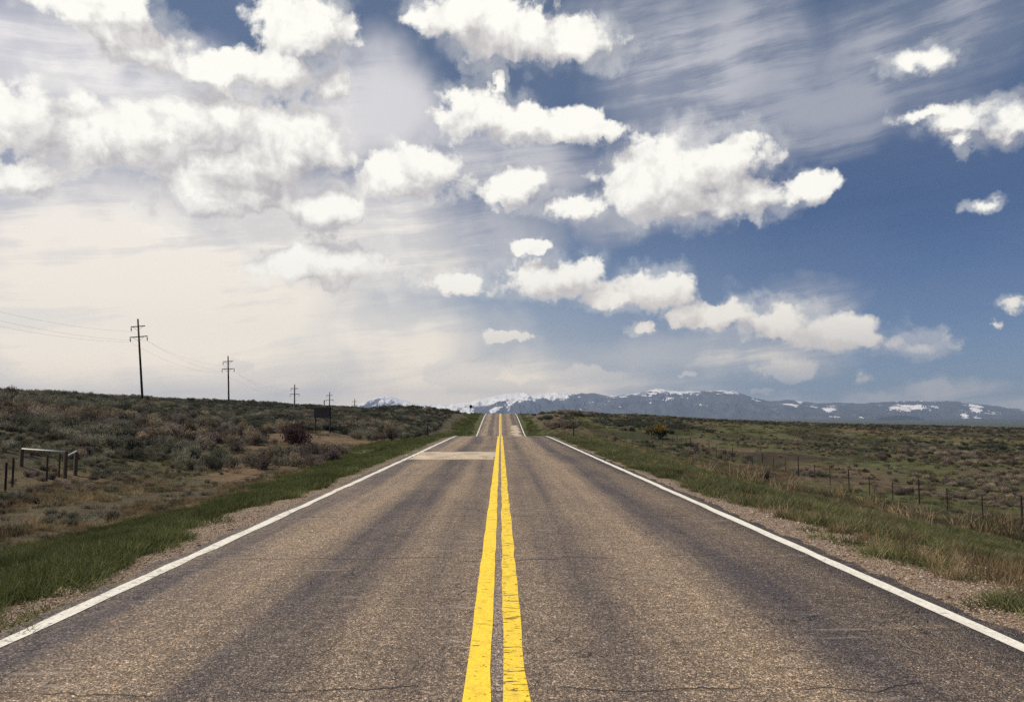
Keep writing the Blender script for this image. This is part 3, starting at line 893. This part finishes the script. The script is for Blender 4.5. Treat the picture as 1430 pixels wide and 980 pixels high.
# keep them apart
order = np.argsort(-cs / dd)
taken = []
grid = {}
for i in order:
    q = (int(cx[i] // 2), int(cy[i] // 2)); ok = True
    for a in (-1, 0, 1):
        for b in (-1, 0, 1):
            for j in grid.get((q[0] + a, q[1] + b), ()):
                if (cx[i] - cx[j]) ** 2 + (cy[i] - cy[j]) ** 2 < (.62 * (cs[i] + cs[j])) ** 2:
                    ok = False
    if abs(cx[i] + .222 * cy[i]) < 2.2 and 66 < cy[i] < 83.5:
        ok = False
    # open ground round the fences, the signs and the road
    if abs(cx[i]) < 8 or (-28 < cx[i] < -19 and cy[i] < 47.5 and cs[i] > .4) or (abs(cx[i] - 20.5) < .9 and cy[i] < 100):
        ok = False
    if ok:
        grid.setdefault(q, []).append(i); taken.append(i)
taken = np.array(taken)
N_IND = 285
first = {}
def put_bush(pair, x, y, s, label, group, hs=1.0, rz=None):
    o, stm = pair
    if id(o) in first:
        o2 = o.copy(); link(o2)
        c2 = stm.copy(); link(c2, o2)
        o = o2
    else:
        first[id(o)] = 1
    o.location = (x, y, gz(x, y) - .05 * s)
    o.rotation_euler = (0, 0, rz if rz is not None else random.uniform(0, 6.28))
    o.scale = (s, s, s * hs)
    tag(o, label, 'bush', group)
    return o
def bush_label(k, x, y):
    rust = 'brown twiggy brush with pale tips' if k == 1 else 'grey green sagebrush bush'
    if k == 2:
        rust = 'dark green rounded sagebrush bush'
    if x > 0:
        return rust + (' in the lower field right of the road' if x > 20 else ' on the right verge before the wire fence'), 'bushes right of the road'
    if y < 48 and x > -25:
        return rust + ' on the open flat left of the road', 'bushes on the left flat'
    if y < 82:
        return rust + ' on the near bank behind the left fence', 'bushes on the near left bank'
    return rust + ' on the slope farther up the left side', 'bushes on the far left slope'
rest_x, rest_y, rest_s, rest_k = [], [], [], []
nrm = fbm(cx / 6, cy / 9, 77, 3)
for n_, i in enumerate(taken):
    x, y, s = float(cx[i]), float(cy[i]), float(cs[i])
    k = 1 if (nrm[i] + random.uniform(-.1, .1) > (.44 if 50 < y < 85 or x > 0 else .58)) else 0
    if n_ < N_IND:
        if not k and (y > 80 or x < -44) and random.random() < .85:
            k = 2
        lab, grp = bush_label(k, x, y)
        pair = SAGE[3] if k == 2 else RUST[random.randrange(3)] if k else SAGE[random.randrange(3)]
        put_bush(pair, x, y, s, lab, grp, random.uniform(.8, 1.25))
    else:
        rest_x.append(x); rest_y.append(y); rest_s.append(s); rest_k.append(k * 4 + random.randrange(3))
# the mass of brush beyond
def add_rest(n, x0, x1, y0, y1, dens, s0, s1, pk):
    x, y = candidates(n, x0, x1, y0, y1, r)
    keep = (r.uniform(0, 1, n) < dens(x, y)) & ~((np.abs(x + .222 * y) < 1.9) & (y > 66) & (y < 83.5))
    x, y = x[keep], y[keep]
    rest_x.extend(x); rest_y.extend(y); rest_s.extend(r.uniform(s0, s1, len(x)))
    kk = (fbm(x / 8, y / 14, 79, 3) + r.uniform(-.12, .12, len(x)) > pk)
    dk = ((y > 80) | (x < -44)) & (r.uniform(0, 1, len(x)) < .85)
    rest_k.extend(np.where(kk, 4 + r.integers(0, 3, len(x)), np.where(dk, 3, r.integers(0, 3, len(x)))))
add_rest(6000, -64, -19, 40, 90, lambda x, y: zone(x, y) * (.3 + .7 * sstep(fbm(x / 3, y / 5, 89, 3), .4, .6)), .22, .55, .56)
add_rest(9000, -115, -9, 82, 200, lambda x, y: zone(x, y) * .9, .35, .85, .66)
add_rest(9000, -130, -40, 60, 330, lambda x, y: sstep(-x, 40, 50) * (.35 + .65 * sstep(fbm(x / 12, y / 20, 81, 3), .42, .55)), .3, .7, .78)
add_rest(5000, -70, -6, 190, 330, lambda x, y: sstep(fbm(x / 8, y / 14, 83, 3), .40, .55), .3, .7, .66)
add_rest(12000, 12, 290, 70, 330, lambda x, y: sstep(fbm(x / 16, y / 22, 85, 4) + .16 * sstep(y, 140, 230), .44, .56) * sstep(x, 12, 30), .25, .62, .60)
add_rest(7000, 21, 120, 38, 170, lambda x, y: sstep(fbm(x / 7, y / 15, 98, 4), .47, .58), .16, .40, .50)
add_rest(9000, 30, 300, 170, 330, lambda x, y: .55 + 0 * x, .35, .8, .66)
add_rest(2500, 7, 34, 120, 185, lambda x, y: sstep(fbm(x / 5, y / 9, 87, 3), .40, .52), .35, .8, .58)
rx_, ry_, rs_, rk_ = map(np.array, (rest_x, rest_y, rest_s, rest_k))
sb = scatter('sagebrush_cover', np.c_[rx_, ry_, hgt(rx_, ry_) - .06], rs_, r.uniform(0, 6.28, len(rx_)), rk_,
             [SAGE[0][0], SAGE[1][0], SAGE[2][0], SAGE[3][0], RUST[0][0], RUST[1][0], RUST[2][0]])
tag(sb, 'mass of low sagebrush covering the far slopes and field', 'brush', kind='stuff')

# plants that stand out by themselves
gw = bush_kind('willow', M_SHADED, '', 'bush', 150, 60, 40, .13, top=M_YEL, upright=.9, flat=.9, spread=.85)
x, y = onground(921, 613, 60, 160)
put_bush(gw, x, y, y * 20 / FPX / 1.02, 'yellow round bush, lower leaves coloured as shaded, alone in the right field', None, 1.0, .4)
rd = bush_kind('red_brush', leafy('reddish_twigs', [(0, (.060, .035, .036)), (1, (.11, .065, .06))]), '', 'bush', 152, 60, 40, .14, upright=1.2, flat=.9, spray=.3)
x, y = onground(418, 622, 40, 100)
put_bush(rd, x, y, y * 28 / FPX, 'large dark reddish twiggy bush left of the dark sign', None, 1.0, 1.4)

# --- grass
GT = []
def tuft_kind(name, mat, seed, blades, h, spread, wid, **kw):
    v, f = tuft_mesh(np.random.default_rng(seed), blades, h, spread, wid, **kw)
    o = mesh_obj(name, v, f, mat)
    GT.append(o)
    return o
M_VERGE = leafy('mixed_verge_blades', [(0, (.078, .095, .032)), (.5, (.130, .145, .056)), (.78, (.20, .19, .095)), (1, (.38, .32, .20))], trans=.35, jitter=.7)
tg = [tuft_kind('grass_tuft', M_GRASS, 200 + k, 90, .22, .18, .008, lean=.5) for k in range(3)]
tv = [tuft_kind('verge_tuft', M_VERGE, 230 + k, 70, .24, .20, .008, lean=.6) for k in range(2)]
td = [tuft_kind('dry_grass_tuft', M_DRY, 210 + k, 60, .31, .16, .009, lean=.32) for k in range(3)]
tf = [tuft_kind('field_grass_tuft', M_MIX, 220 + k, 60, .24, .24, .013, lean=.6) for k in range(2)]

# tufts standing alone on the gravel of each shoulder
spots_r = [(1130, 742), (1150, 752), (1172, 745), (1205, 770), (1222, 776), (1240, 760), (1268, 790), (1290, 786), (1316, 800), (1345, 812), (1366, 806), (1395, 838), (1378, 850), (1418, 845), (1250, 774), (1100, 725), (1185, 762)]
spots_l = [(95, 830), (60, 858), (25, 872), (118, 806), (150, 796), (178, 776), (235, 752), (262, 738), (40, 838), (12, 890), (300, 716), (140, 822), (205, 772)]
for k, (a, b) in enumerate(spots_r + spots_l):
    x, y = onground(a, b)
    right = a > 700
    src = tg[k % 3]
    o = src if k < 3 else src.copy()
    if k >= 3:
        link(o)
    o.location = (x, y, gz(x, y))
    sc_ = random.uniform(.55, .95)
    o.scale = (sc_ * 1.3, sc_ * 1.3, sc_ * .75)
    o.rotation_euler = (0, 0, random.uniform(0, 6.28))
    tag(o, 'small green tuft growing in the gravel beside the %s white edge line' % ('right' if right else 'left'), 'grass tuft',
        'tufts on the right gravel' if right else 'tufts on the left gravel')
# clumps of tall dry grass along the right fence and a few on the left flat
dry_spots = [(1020, 668, 1.9), (1036, 672, 1.6), (1052, 668, 1.5), (1098, 684, 1.6), (1086, 690, 1.3), (1120, 690, 1.2), (1160, 690, 1.2), (1180, 694, 1.3), (1262, 722, 1.2), (1285, 728, 1.2), (1215, 706, 1.1),
             (1240, 716, 1.1), (1345, 735, 1.2), (1372, 742, 1.3), (1408, 738, 1.3), (1425, 752, 1.4), (985, 660, 1.2), (960, 650, 1.1),
             (25, 715, 1.0), (70, 706, 1.0), (110, 690, 1.0), (150, 700, .9), (45, 735, 1.0), (10, 750, 1.0), (190, 690, .9), (330, 660, 1.0)]
for k, (a, b, sc_) in enumerate(dry_spots):
    x, y = onground(a, b)
    src = td[k % 3]
    o = src if k < 3 else src.copy()
    if k >= 3:
        link(o)
    o.location = (x, y, gz(x, y))
    sc_ *= random.uniform(1.5, 2.1) if a > 700 else random.uniform(1.2, 1.7)
    o.scale = (sc_ * 1.3, sc_ * 1.3, sc_ * 1.15)
    o.rotation_euler = (0, 0, random.uniform(0, 6.28))
    tag(o, 'tall straw coloured grass clump %s' % ('beside the right wire fence' if a > 700 else 'on the brown flat near the left fence'), 'grass clump',
        'dry clumps on the right verge' if a > 700 else 'dry clumps on the left flat')
for k, (a, b) in enumerate([(1120, 728), (1300, 775)]):
    x, y = onground(a, b)
    tv[k].location = (x, y, gz(x, y)); tv[k].scale = (1.2, 1.2, 1.1)
    tag(tv[k], ['mixed green and straw tuft at the gravel edge right of the road', 'mixed green and straw tuft near the bare stick on the gravel'][k], 'grass tuft')
for k, (a, b) in enumerate([(1150, 640), (1260, 655)]):
    x, y = onground(a, b)
    tf[k].location = (x, y, gz(x, y)); tf[k].scale = (1.6, 1.6, 1.4)
    tag(tf[k], ['short green tuft in the right field beyond the fence', 'short green tuft farther right in the field beyond the fence'][k], 'grass tuft')

def grass(name, label, srcs, parts, smin, smax, zs=1.0):
    X_, Y_ = [], []
    for (n, x0, x1, y0, y1, dens, persp) in parts:
        x, y = (candidates if persp else plan)(n, x0, x1, y0, y1, r)
        k = r.uniform(0, 1, n) < dens(x, y)
        X_.append(x[k]); Y_.append(y[k])
    x = np.concatenate(X_); y = np.concatenate(Y_)
    ok = (x < XL - .1) | (x > XR + .1)
    x, y = x[ok], y[ok]
    o = scatter(name, np.c_[x, y, hgt(x, y)], r.uniform(smin, smax, len(x)) * (1 + np.clip((y - 30) / 120, 0, .8)), r.uniform(0, 6.28, len(x)), r.integers(0, len(srcs), len(x)), srcs)
    tag(o, label, 'grass', kind='stuff')
    return len(x)
cg = lambda x, y: cover(x, y)[0] * (.08 + .92 * sstep(fbm(x / .8, y / 1.2, 91, 3) + .4 * (fbm(x / 2.5, y / 4, 96, 2) - .5), .37, .55))
cv = lambda x, y: np.clip(cover(x, y)[0] + .35 * cover(x, y)[1] * (x < 14), 0, 1) * (.05 + .95 * sstep(fbm(x / .7, y / 1.1, 92, 3) + .35 * (fbm(x / 2.2, y / 3.5, 97, 2) - .5), .40, .58))
n_g = grass('verge_grass', 'green grass thick along the left verge of the road', tg,
      [(22000, -13, -4.0, 3.5, 22, cg, False), (20000, -13, -4.2, 22, 130, cg, True), (3500, -14, -4.6, 120, 205, cg, True), (2500, 4.6, 14, 120, 205, cg, True)], .55, 1.1)
n_g += grass('mixed_verge_grass', 'patchy green and straw grass along the right verge of the road', tv,
      [(17000, 4.1, 15, 5, 24, cv, False), (17000, 4.0, 15, 24, 130, cv, True)], .5, 1.15)
cdry = lambda x, y: cover(x, y)[1] * sstep(fbm(x / 1.6, y / 2.4, 93, 3), .36, .58)
n_d = grass('dry_grass', 'straw coloured dry grass behind the green verges', td,
      [(20000, -28, -8, 12, 80, cdry, True), (12000, 7, 24, 12, 110, cdry, True), (1500, 4.4, 9, 7, 45, lambda x, y: .4 + 0 * x, True)], .35, .85)
cf = lambda x, y: np.clip(cover(x, y)[0] * (np.abs(x) > 12) + cover(x, y)[2] * .5 + .25, 0, 1) * sstep(fbm(x / 2.5, y / 4, 95, 3), .36, .55)
n_f = grass('field_grass', 'short mixed grass over the field and the left flat', tf,
      [(14000, 14, 110, 20, 190, cf, True), (16000, -45, -10, 14, 110, cf, True), (5000, 10, 140, 120, 300, cf, True)], .5, 1.2)
print('bushes', len(taken), 'rest', len(rx_), 'grass', n_g, n_d, n_f)

# --- gravel on the shoulders
m_stone, t, bs = new_mat('gravel_stone')
oi = t.n('ShaderNodeObjectInfo')
t.put(bs.inputs['Base Color'], t.ramp(oi.outputs['Random'], [(0, (.10, .075, .06)), (.3, (.21, .145, .10)), (.7, (.33, .24, .165)), (1, (.48, .41, .33))]))
def stone(seed):
    r_ = np.random.default_rng(seed)
    bm = bmesh.new(); bmesh.ops.create_icosphere(bm, subdivisions=1, radius=.5)
    for v in bm.verts:
        v.co = Vector((v.co.x * r_.uniform(.75, 1.2), v.co.y * r_.uniform(.6, 1.0), v.co.z * r_.uniform(.4, .7)))
    me = bpy.data.meshes.new('stone'); bm.to_mesh(me); bm.free(); me.materials.append(m_stone)
    return link(bpy.data.objects.new('stone', me))
stones = [stone(k) for k in range(3)]
for k, (a, b) in enumerate([(1186, 770), (78, 833), (1312, 838)]):
    x, y = onground(a, b)
    stones[k].location = (x, y, gz(x, y) + .01); stones[k].scale = (.07, .07, .07)
    tag(stones[k], ['pale stone on the right gravel by a grass tuft', 'tan stone on the left gravel shoulder', 'tan stone on the near right gravel shoulder'][k], 'stone')
gvx, gvy = [], []
for (n, x0, x1, y0, y1) in ((34000, -6.2, -3.58, 4, 45), (42000, 3.72, 7.4, 5, 45)):
    x = r.uniform(x0, x1, n); y = 1 / r.uniform(1 / y1, 1 / y0, n)
    k = r.uniform(0, 1, n) < cover(x, y)[4] + .05
    gvx.append(x[k]); gvy.append(y[k])
x = np.concatenate(gvx); y = np.concatenate(gvy)
gs = np.exp(r.normal(math.log(.015), .45, len(x))) * (1 + y / 45)
gr_ = scatter('gravel', np.c_[x, y, hgt(x, y) + gs * .05], gs, r.uniform(0, 6.28, len(x)), r.integers(0, 3, len(x)), stones)
tag(gr_, 'loose tan gravel along both edges of the road', 'gravel', kind='stuff')

# ------------------------------------------------------------------ built things
m_wood, t, bs = new_mat('weathered_wood')
p = pos(t)
n = t.noise(t.v('MULTIPLY', p, (14, 14, .8)), 1.0, 6, .7)
t.put(bs.inputs['Base Color'], t.ramp(n, [(.3, (.075, .052, .035)), (.55, (.14, .10, .066)), (.75, (.22, .17, .12))]))
bump(t, bs, n, .6, .01)
m_pole, t, bs = new_mat('pole_timber')
n = t.noise(t.v('MULTIPLY', pos(t), (9, 9, .4)), 1.0, 6, .7)
t.put(bs.inputs['Base Color'], t.ramp(n, [(.3, (.038, .033, .030)), (.7, (.095, .080, .068))]))
m_steel, t, bs = new_mat('rusty_dark_steel')
n = t.noise(pos(t), 9, 5, .7)
t.put(bs.inputs['Base Color'], t.ramp(n, [(.35, (.022, .022, .024)), (.7, (.060, .042, .034))]))
bs.inputs['Roughness'].default_value = .7
m_wire, t, bs = new_mat('grey_wire')
bs.inputs['Base Color'].default_value = (.10, .10, .11, 1)
bs.inputs['Metallic'].default_value = .5; bs.inputs['Roughness'].default_value = .55
m_porc, t, bs = new_mat('brown_porcelain')
bs.inputs['Base Color'].default_value = (.07, .055, .055, 1); bs.inputs['Roughness'].default_value = .3
m_rail, t, bs = new_mat('white_painted_pipe')
n = t.noise(pos(t), 6, 5, .7)
t.put(bs.inputs['Base Color'], t.ramp(n, [(.3, (.62, .60, .55)), (.6, (.80, .79, .75))]))
bs.inputs['Roughness'].default_value = .45
m_sign, t, bs = new_mat('dark_sign_board')
bs.inputs['Specular IOR Level'].default_value = .08
n = t.noise(pos(t), 5, 5, .65)
t.put(bs.inputs['Base Color'], t.ramp(n, [(.3, (.006, .006, .010)), (.7, (.012, .012, .018))]))
m_alu, t, bs = new_mat('grey_sign_back')
bs.inputs['Base Color'].default_value = (.16, .17, .19, 1); bs.inputs['Roughness'].default_value = .5

# --- the power line: poles with two crossarms, the wires hang on suspension insulators
POLES = [(-200, 68, None, 12.6, 0, 'outermost'), (198.5, 120, 445, None, 5.2, 0), (319, 168, 497, None, 2.4, 0), (411, 222, 536.5, None, 0.6, 0), (460, 273, 547, None, 0.5, 0), (495, 327, 556.5, None, 0, 0)]
PLAB = ['utility pole with two crossarms out beyond the left edge', 'tallest leaning utility pole with two crossarms on the left ridge',
        'second tallest utility pole, upright, on the left ridge', 'small utility pole on the ridge above and left of the dark sign', 'small utility pole on the ridge right above the dark sign',
        'smallest utility pole on the ridge, nearest the snowy peak']
hooks = []
for k, (px, y, top, hh, lean, _) in enumerate(POLES):
    x = atdist(px, y) if k else -56.5
    zb = gz(x, y)
    if hh is None:
        d = ray(px, top); hh = EYE.z + d.z / d.y * y - zb
    root = empty('power_pole', (x, y, zb))
    tag(root, PLAB[k], 'power pole', 'utility poles along the left ridge')
    root.rotation_euler = (0, R(-lean), R(4))
    mb = MB(); mb.tube([(0, 0, -1.0), (0, 0, hh * .5), (0, 0, hh)], [.18, .155, .12], 12); mb.build('pole', m_pole, root, True)
    loc = []
    za, zb2 = hh - 1.15, hh - 2.72
    for (z, xa, xb, ends) in ((za, -1.02, 1.05, (-.98,)), (zb2, -1.28, 1.32, (-1.2, 1.26))):
        mb = MB(); mb.box(((xa + xb) / 2, -.16, z), ((xb - xa) / 2, .055, .07), 0, .01)
        arm = mb.build('crossarm', m_pole, root)
        mb = MB()
        for s in (-1, 1):
            mb.tube([(s * .75, -.16, z - .06), (s * .12, -.16, z - .55)], .022, 6)
        mb.build('brace', m_wire, root)
        for e in ends:
            mb = MB()
            mb.tube([(e, -.16, z - .05), (e, -.16, z - .2)], .02, 6)
            for q in range(5):
                mb.tube([(e, -.16, z - .18 - q * .085), (e, -.16, z - .205 - q * .085), (e, -.16, z - .25 - q * .085)], [.06, .11, .05], 10)
            mb.tube([(e, -.16, z - .6), (e, -.16, z - .7)], .03, 6)
            mb.build('insulator', m_porc, root, True)
            loc.append(Vector((e, -.16, z - .7)))
    bpy.context.view_layer.update()
    hooks.append([root.matrix_world @ q for q in loc])
# wires: one thing per conductor, strung from pole to pole
WLAB = ['upper power wire hanging from the short crossarms', 'lower left power wire hanging from the long crossarms', 'lower right power wire hanging from the long crossarms']
for w in range(3):
    pts = []
    for k in range(len(hooks) - 1):
        a, b = hooks[k][w], hooks[k + 1][w]
        for i in range(24):
            f = i / 24
            q = a.lerp(b, f); q.z -= 4 * 1.25 * f * (1 - f)
            pts.append(q)
    pts.append(hooks[-1][w])
    mb = MB(); mb.tube(pts, .007, 5)
    tag(mb.build('power_cable', m_wire), WLAB[w], 'cable', 'wires of the power line')
x = atdist(452.5, 262); mb = MB(); zb = gz(x, 262)
d = ray(452.5, 558.5); mb.tube([(x, 262, zb - .3), (x, 262, EYE.z + d.z / d.y * 262)], [.17, .15], 8)
tag(mb.build('stub_pole', m_pole), 'short bare pole stub poking over the ridge above the sign', 'pole')

# --- dark roadside sign seen from behind
yr = 80.0
x2 = atdist(461, yr); x1 = atdist(440.5, yr + 3.2)
a = Vector((x1, yr + 3.2, 0)); b = Vector((x2, yr, 0))
root = empty('road_sign', (b.x, b.y, gz(b.x, b.y)))
tag(root, 'dark rectangular sign board on two posts among the brush on the left', 'sign')
inv = Matrix.Translation(-root.location)
top = EYE.z + (578 - 569) / FPX * yr
dv = (b - a).normalized(); ang = math.atan2(dv.y, dv.x)
for q in (a, b):
    mb = MB(); c = inv @ Vector((q.x, q.y, 0)); zg = gz(q.x, q.y) - root.location.z
    tz = top - root.location.z
    mb.box((c.x, c.y, (zg - .3 + tz) / 2), (.07, .05, (tz - zg + .3) / 2), ang, .008)
    mb.build('post', m_steel, root)
mid = (a + b) / 2; c = inv @ Vector((mid.x, mid.y, 0))
nrm_ = Vector((-dv.y, dv.x, 0))
if nrm_.y > 0: nrm_ = -nrm_
c2 = c + nrm_ * .085
Lp = (b - a).length
mb = MB(); mb.box((c2.x, c2.y, top - root.location.z - .50), (Lp / 2 + .12, .025, .52), ang, .01); mb.build('sign_board', m_sign, root)
mb = MB()
for dz_ in (-.22, -.78):
    q = c - nrm_ * .075
    mb.box((q.x, q.y, top - root.location.z + dz_), (Lp / 2 + .05, .02, .04), ang, .005)
mb.build('batten', m_steel, root)

# --- small sign on the far rise
y = 186.0; x = atdist(657.5, y); zb = gz(x, y)
root = empty('road_sign', (x, y, zb)); tag(root, 'tiny road sign on one thin post at the far rise, left of the road', 'sign')
tz = EYE.z + (578 - 565.5) / FPX * y - zb
mb = MB(); mb.box((0, 0, (tz - .3) / 2), (.04, .04, (tz + .3) / 2)); mb.build('post', m_alu, root)
mb = MB(); mb.box((0, -.06, tz - .36), (.30, .012, .36), 0, .004); mb.build('sign_board', m_sign, root)

# --- delineator posts
def delineator(px, y, h, lab):
    x = atdist(px, y); zb = gz(x, y)
    root = empty('delineator_post', (x, y, zb)); tag(root, lab, 'marker post', 'marker posts beside the road')
    mb = MB(); mb.box((0, 0, h / 2 - .15), (.045, .022, h / 2 + .15), 0, .006); mb.build('post', m_steel, root)
    mb = MB(); mb.tube([(0, -.025, h - .12), (0, -.04, h - .12)], .042, 12); mb.build('reflector', m_alu, root)
    mb = MB(); mb.box((0, 0, h + .012), (.055, .03, .012), 0, .004); mb.build('cap', m_steel, root)
delineator(597.5, 60, 1.05, 'dark marker post on the left verge just before the dip')
delineator(801, 60, 1.12, 'dark marker post on the right verge just before the dip')
delineator(671.5, 188, .55, 'tiny marker post left of the road on the far rise')
delineator(727.5, 188, .75, 'tiny marker post right of the road on the far rise')

# --- wire fences
def fence(name, lab, posts, wires, mat):
    root = empty(name, (posts[0][0], posts[0][1], gz(posts[0][0], posts[0][1])))
    tag(root, lab, 'fence')
    o0 = root.location
    tops = []
    for (x, y, h, w) in posts:
        zb = gz(x, y) - o0.z
        mb = MB()
        lx, ly = random.uniform(-.04, .04), random.uniform(-.04, .04)
        if w > .04:
            mb.tube([(x - o0.x, y - o0.y, zb - .3), (x - o0.x + lx * .5, y - o0.y, zb + h * .5), (x - o0.x + lx, y - o0.y + ly, zb + h)], [w, w * .95, w * .85], 8)
        else:
            mb.box((x - o0.x, y - o0.y, zb + h / 2 - .15), (w, w * .8, h / 2 + .15), random.uniform(-.3, .3), .004)
        mb.build('post', mat, root)
        tops.append(Vector((x - o0.x, y - o0.y, zb)))
    for hz_ in wires:
        pts = []
        for i in range(len(tops) - 1):
            a, b = tops[i], tops[i + 1]
            pts += [a + Vector((-.045, 0, hz_)), a.lerp(b, .5) + Vector((-.045, 0, hz_ - .02))]
        pts.append(tops[-1] + Vector((-.045, 0, hz_)))
        mb = MB(); mb.tube(pts, .0035, 4); mb.build('wire', m_wire, root)
posts = []
yy_ = 29.0; k = 0
while yy_ < 112:
    tall = k % 3 == 1
    posts.append((20.5 + random.uniform(-.12, .12), yy_, 1.28 if tall else random.uniform(.9, 1.1), .030 if tall else .021))
    yy_ += random.uniform(2.35, 2.75); k += 1
fence('wire_fence', 'long wire fence of thin dark posts along the right verge', posts, (.3, .6, .88), m_steel)

PA = onground(29.5, 652); PB = onground(90.5, 668); PC = onground(105, 663.5)
print('brace', PA, PB, PC)
fence('wire_fence', 'short run of thin steel posts and wire on the left flat', [(*onground(7, 691), 1.2, .034), (*onground(17, 683), 1.25, .034), (*onground(65, 672), 1.15, .034), (PB[0] - .25, PB[1] - .05, 1.1, .03)], (.35, .7, 1.0), m_steel)
root = empty('fence_corner', (PB[0], PB[1], gz(*PB))); tag(root, 'three stout wooden fence posts joined by white pipe rails on the left flat', 'fence corner')
o0 = root.location
def topz(px, py, y):
    d = ray(px, py); return EYE.z + d.z / d.y * y - o0.z
ends = {}
for nm, q, (px, py) in (('A', PA, (29.5, 627)), ('B', PB, (90.5, 630)), ('C', PC, (105, 631))):
    zt = topz(px, py, q[1]); zb = gz(*q) - o0.z
    mb = MB(); mb.tube([(q[0] - o0.x, q[1] - o0.y, zb - .4), (q[0] - o0.x, q[1] - o0.y, zt - .03), (q[0] - o0.x, q[1] - o0.y, zt)], [.095, .09, .08], 12)
    mb.build('post', m_wood, root)
    ends[nm] = Vector((q[0] - o0.x, q[1] - o0.y, 0))
def rail(na, pa, nb, pb):
    a = ends[na].copy(); a.z = topz(pa[0], pa[1], a.y + o0.y)
    b = ends[nb].copy(); b.z = topz(pb[0], pb[1], b.y + o0.y)
    mb = MB(); mb.tube([a, b], .036, 10); mb.build('rail', m_rail, root, True)
rail('A', (31, 626.5), 'B', (89, 631))
rail('B', (92, 637.5), 'C', (105, 630))

# --- a bare stick on the right gravel, weathered branches in the field
def branch(name, lab, px, py, length, rad, rz, seed, n=1):
    r_ = random.Random(seed)
    x, y = onground(px, py); mb = MB()
    for k in range(n):
        a = rz + r_.uniform(-.5, .5) * (k > 0); L = length * (1 if k == 0 else r_.uniform(.4, .8))
        ox, oy = (r_.uniform(-.3, .3) * length * .4 * (k > 0) for _ in range(2))
        pts = []
        for i in range(6):
            f = i / 5 - .5
            X_, Y_ = x + ox + math.cos(a) * f * L, y + oy + math.sin(a) * f * L
            pts.append((X_ - x + r_.uniform(-.02, .02) * L, Y_ - y, gz(X_, Y_) - gz(x, y) + rad * .8 + k * rad * .9 + r_.uniform(0, .05) * L))
        mb.tube(pts, [rad * v for v in (.75, 1, .95, .85, .65, .3)], 7)
    o = mb.build(name, m_dead, None, True); o.location = (x, y, gz(x, y))
    tag(o, lab, 'branch')
m_dead, t, bs = new_mat('bleached_deadwood')
n = t.noise(pos(t), 12, 5, .7)
t.put(bs.inputs['Base Color'], t.ramp(n, [(.3, (.12, .10, .08)), (.7, (.24, .205, .165))]))
branch('stick', 'bare brown stick lying on the right gravel shoulder', 1270, 769, .75, .016, .1, 1)
branch('dead_branch', 'pile of bleached branches in the field behind the right fence', 1322, 694, 2.0, .045, .5, 2, 4)
branch('dead_branch', 'lone pale branch on the ground beyond the right fence', 1268, 683, 1.5, .03, -.7, 3, 2)
branch('dead_branch', 'pale branch lying behind the rightmost fence posts', 1400, 707, 1.6, .03, .2, 4, 1)
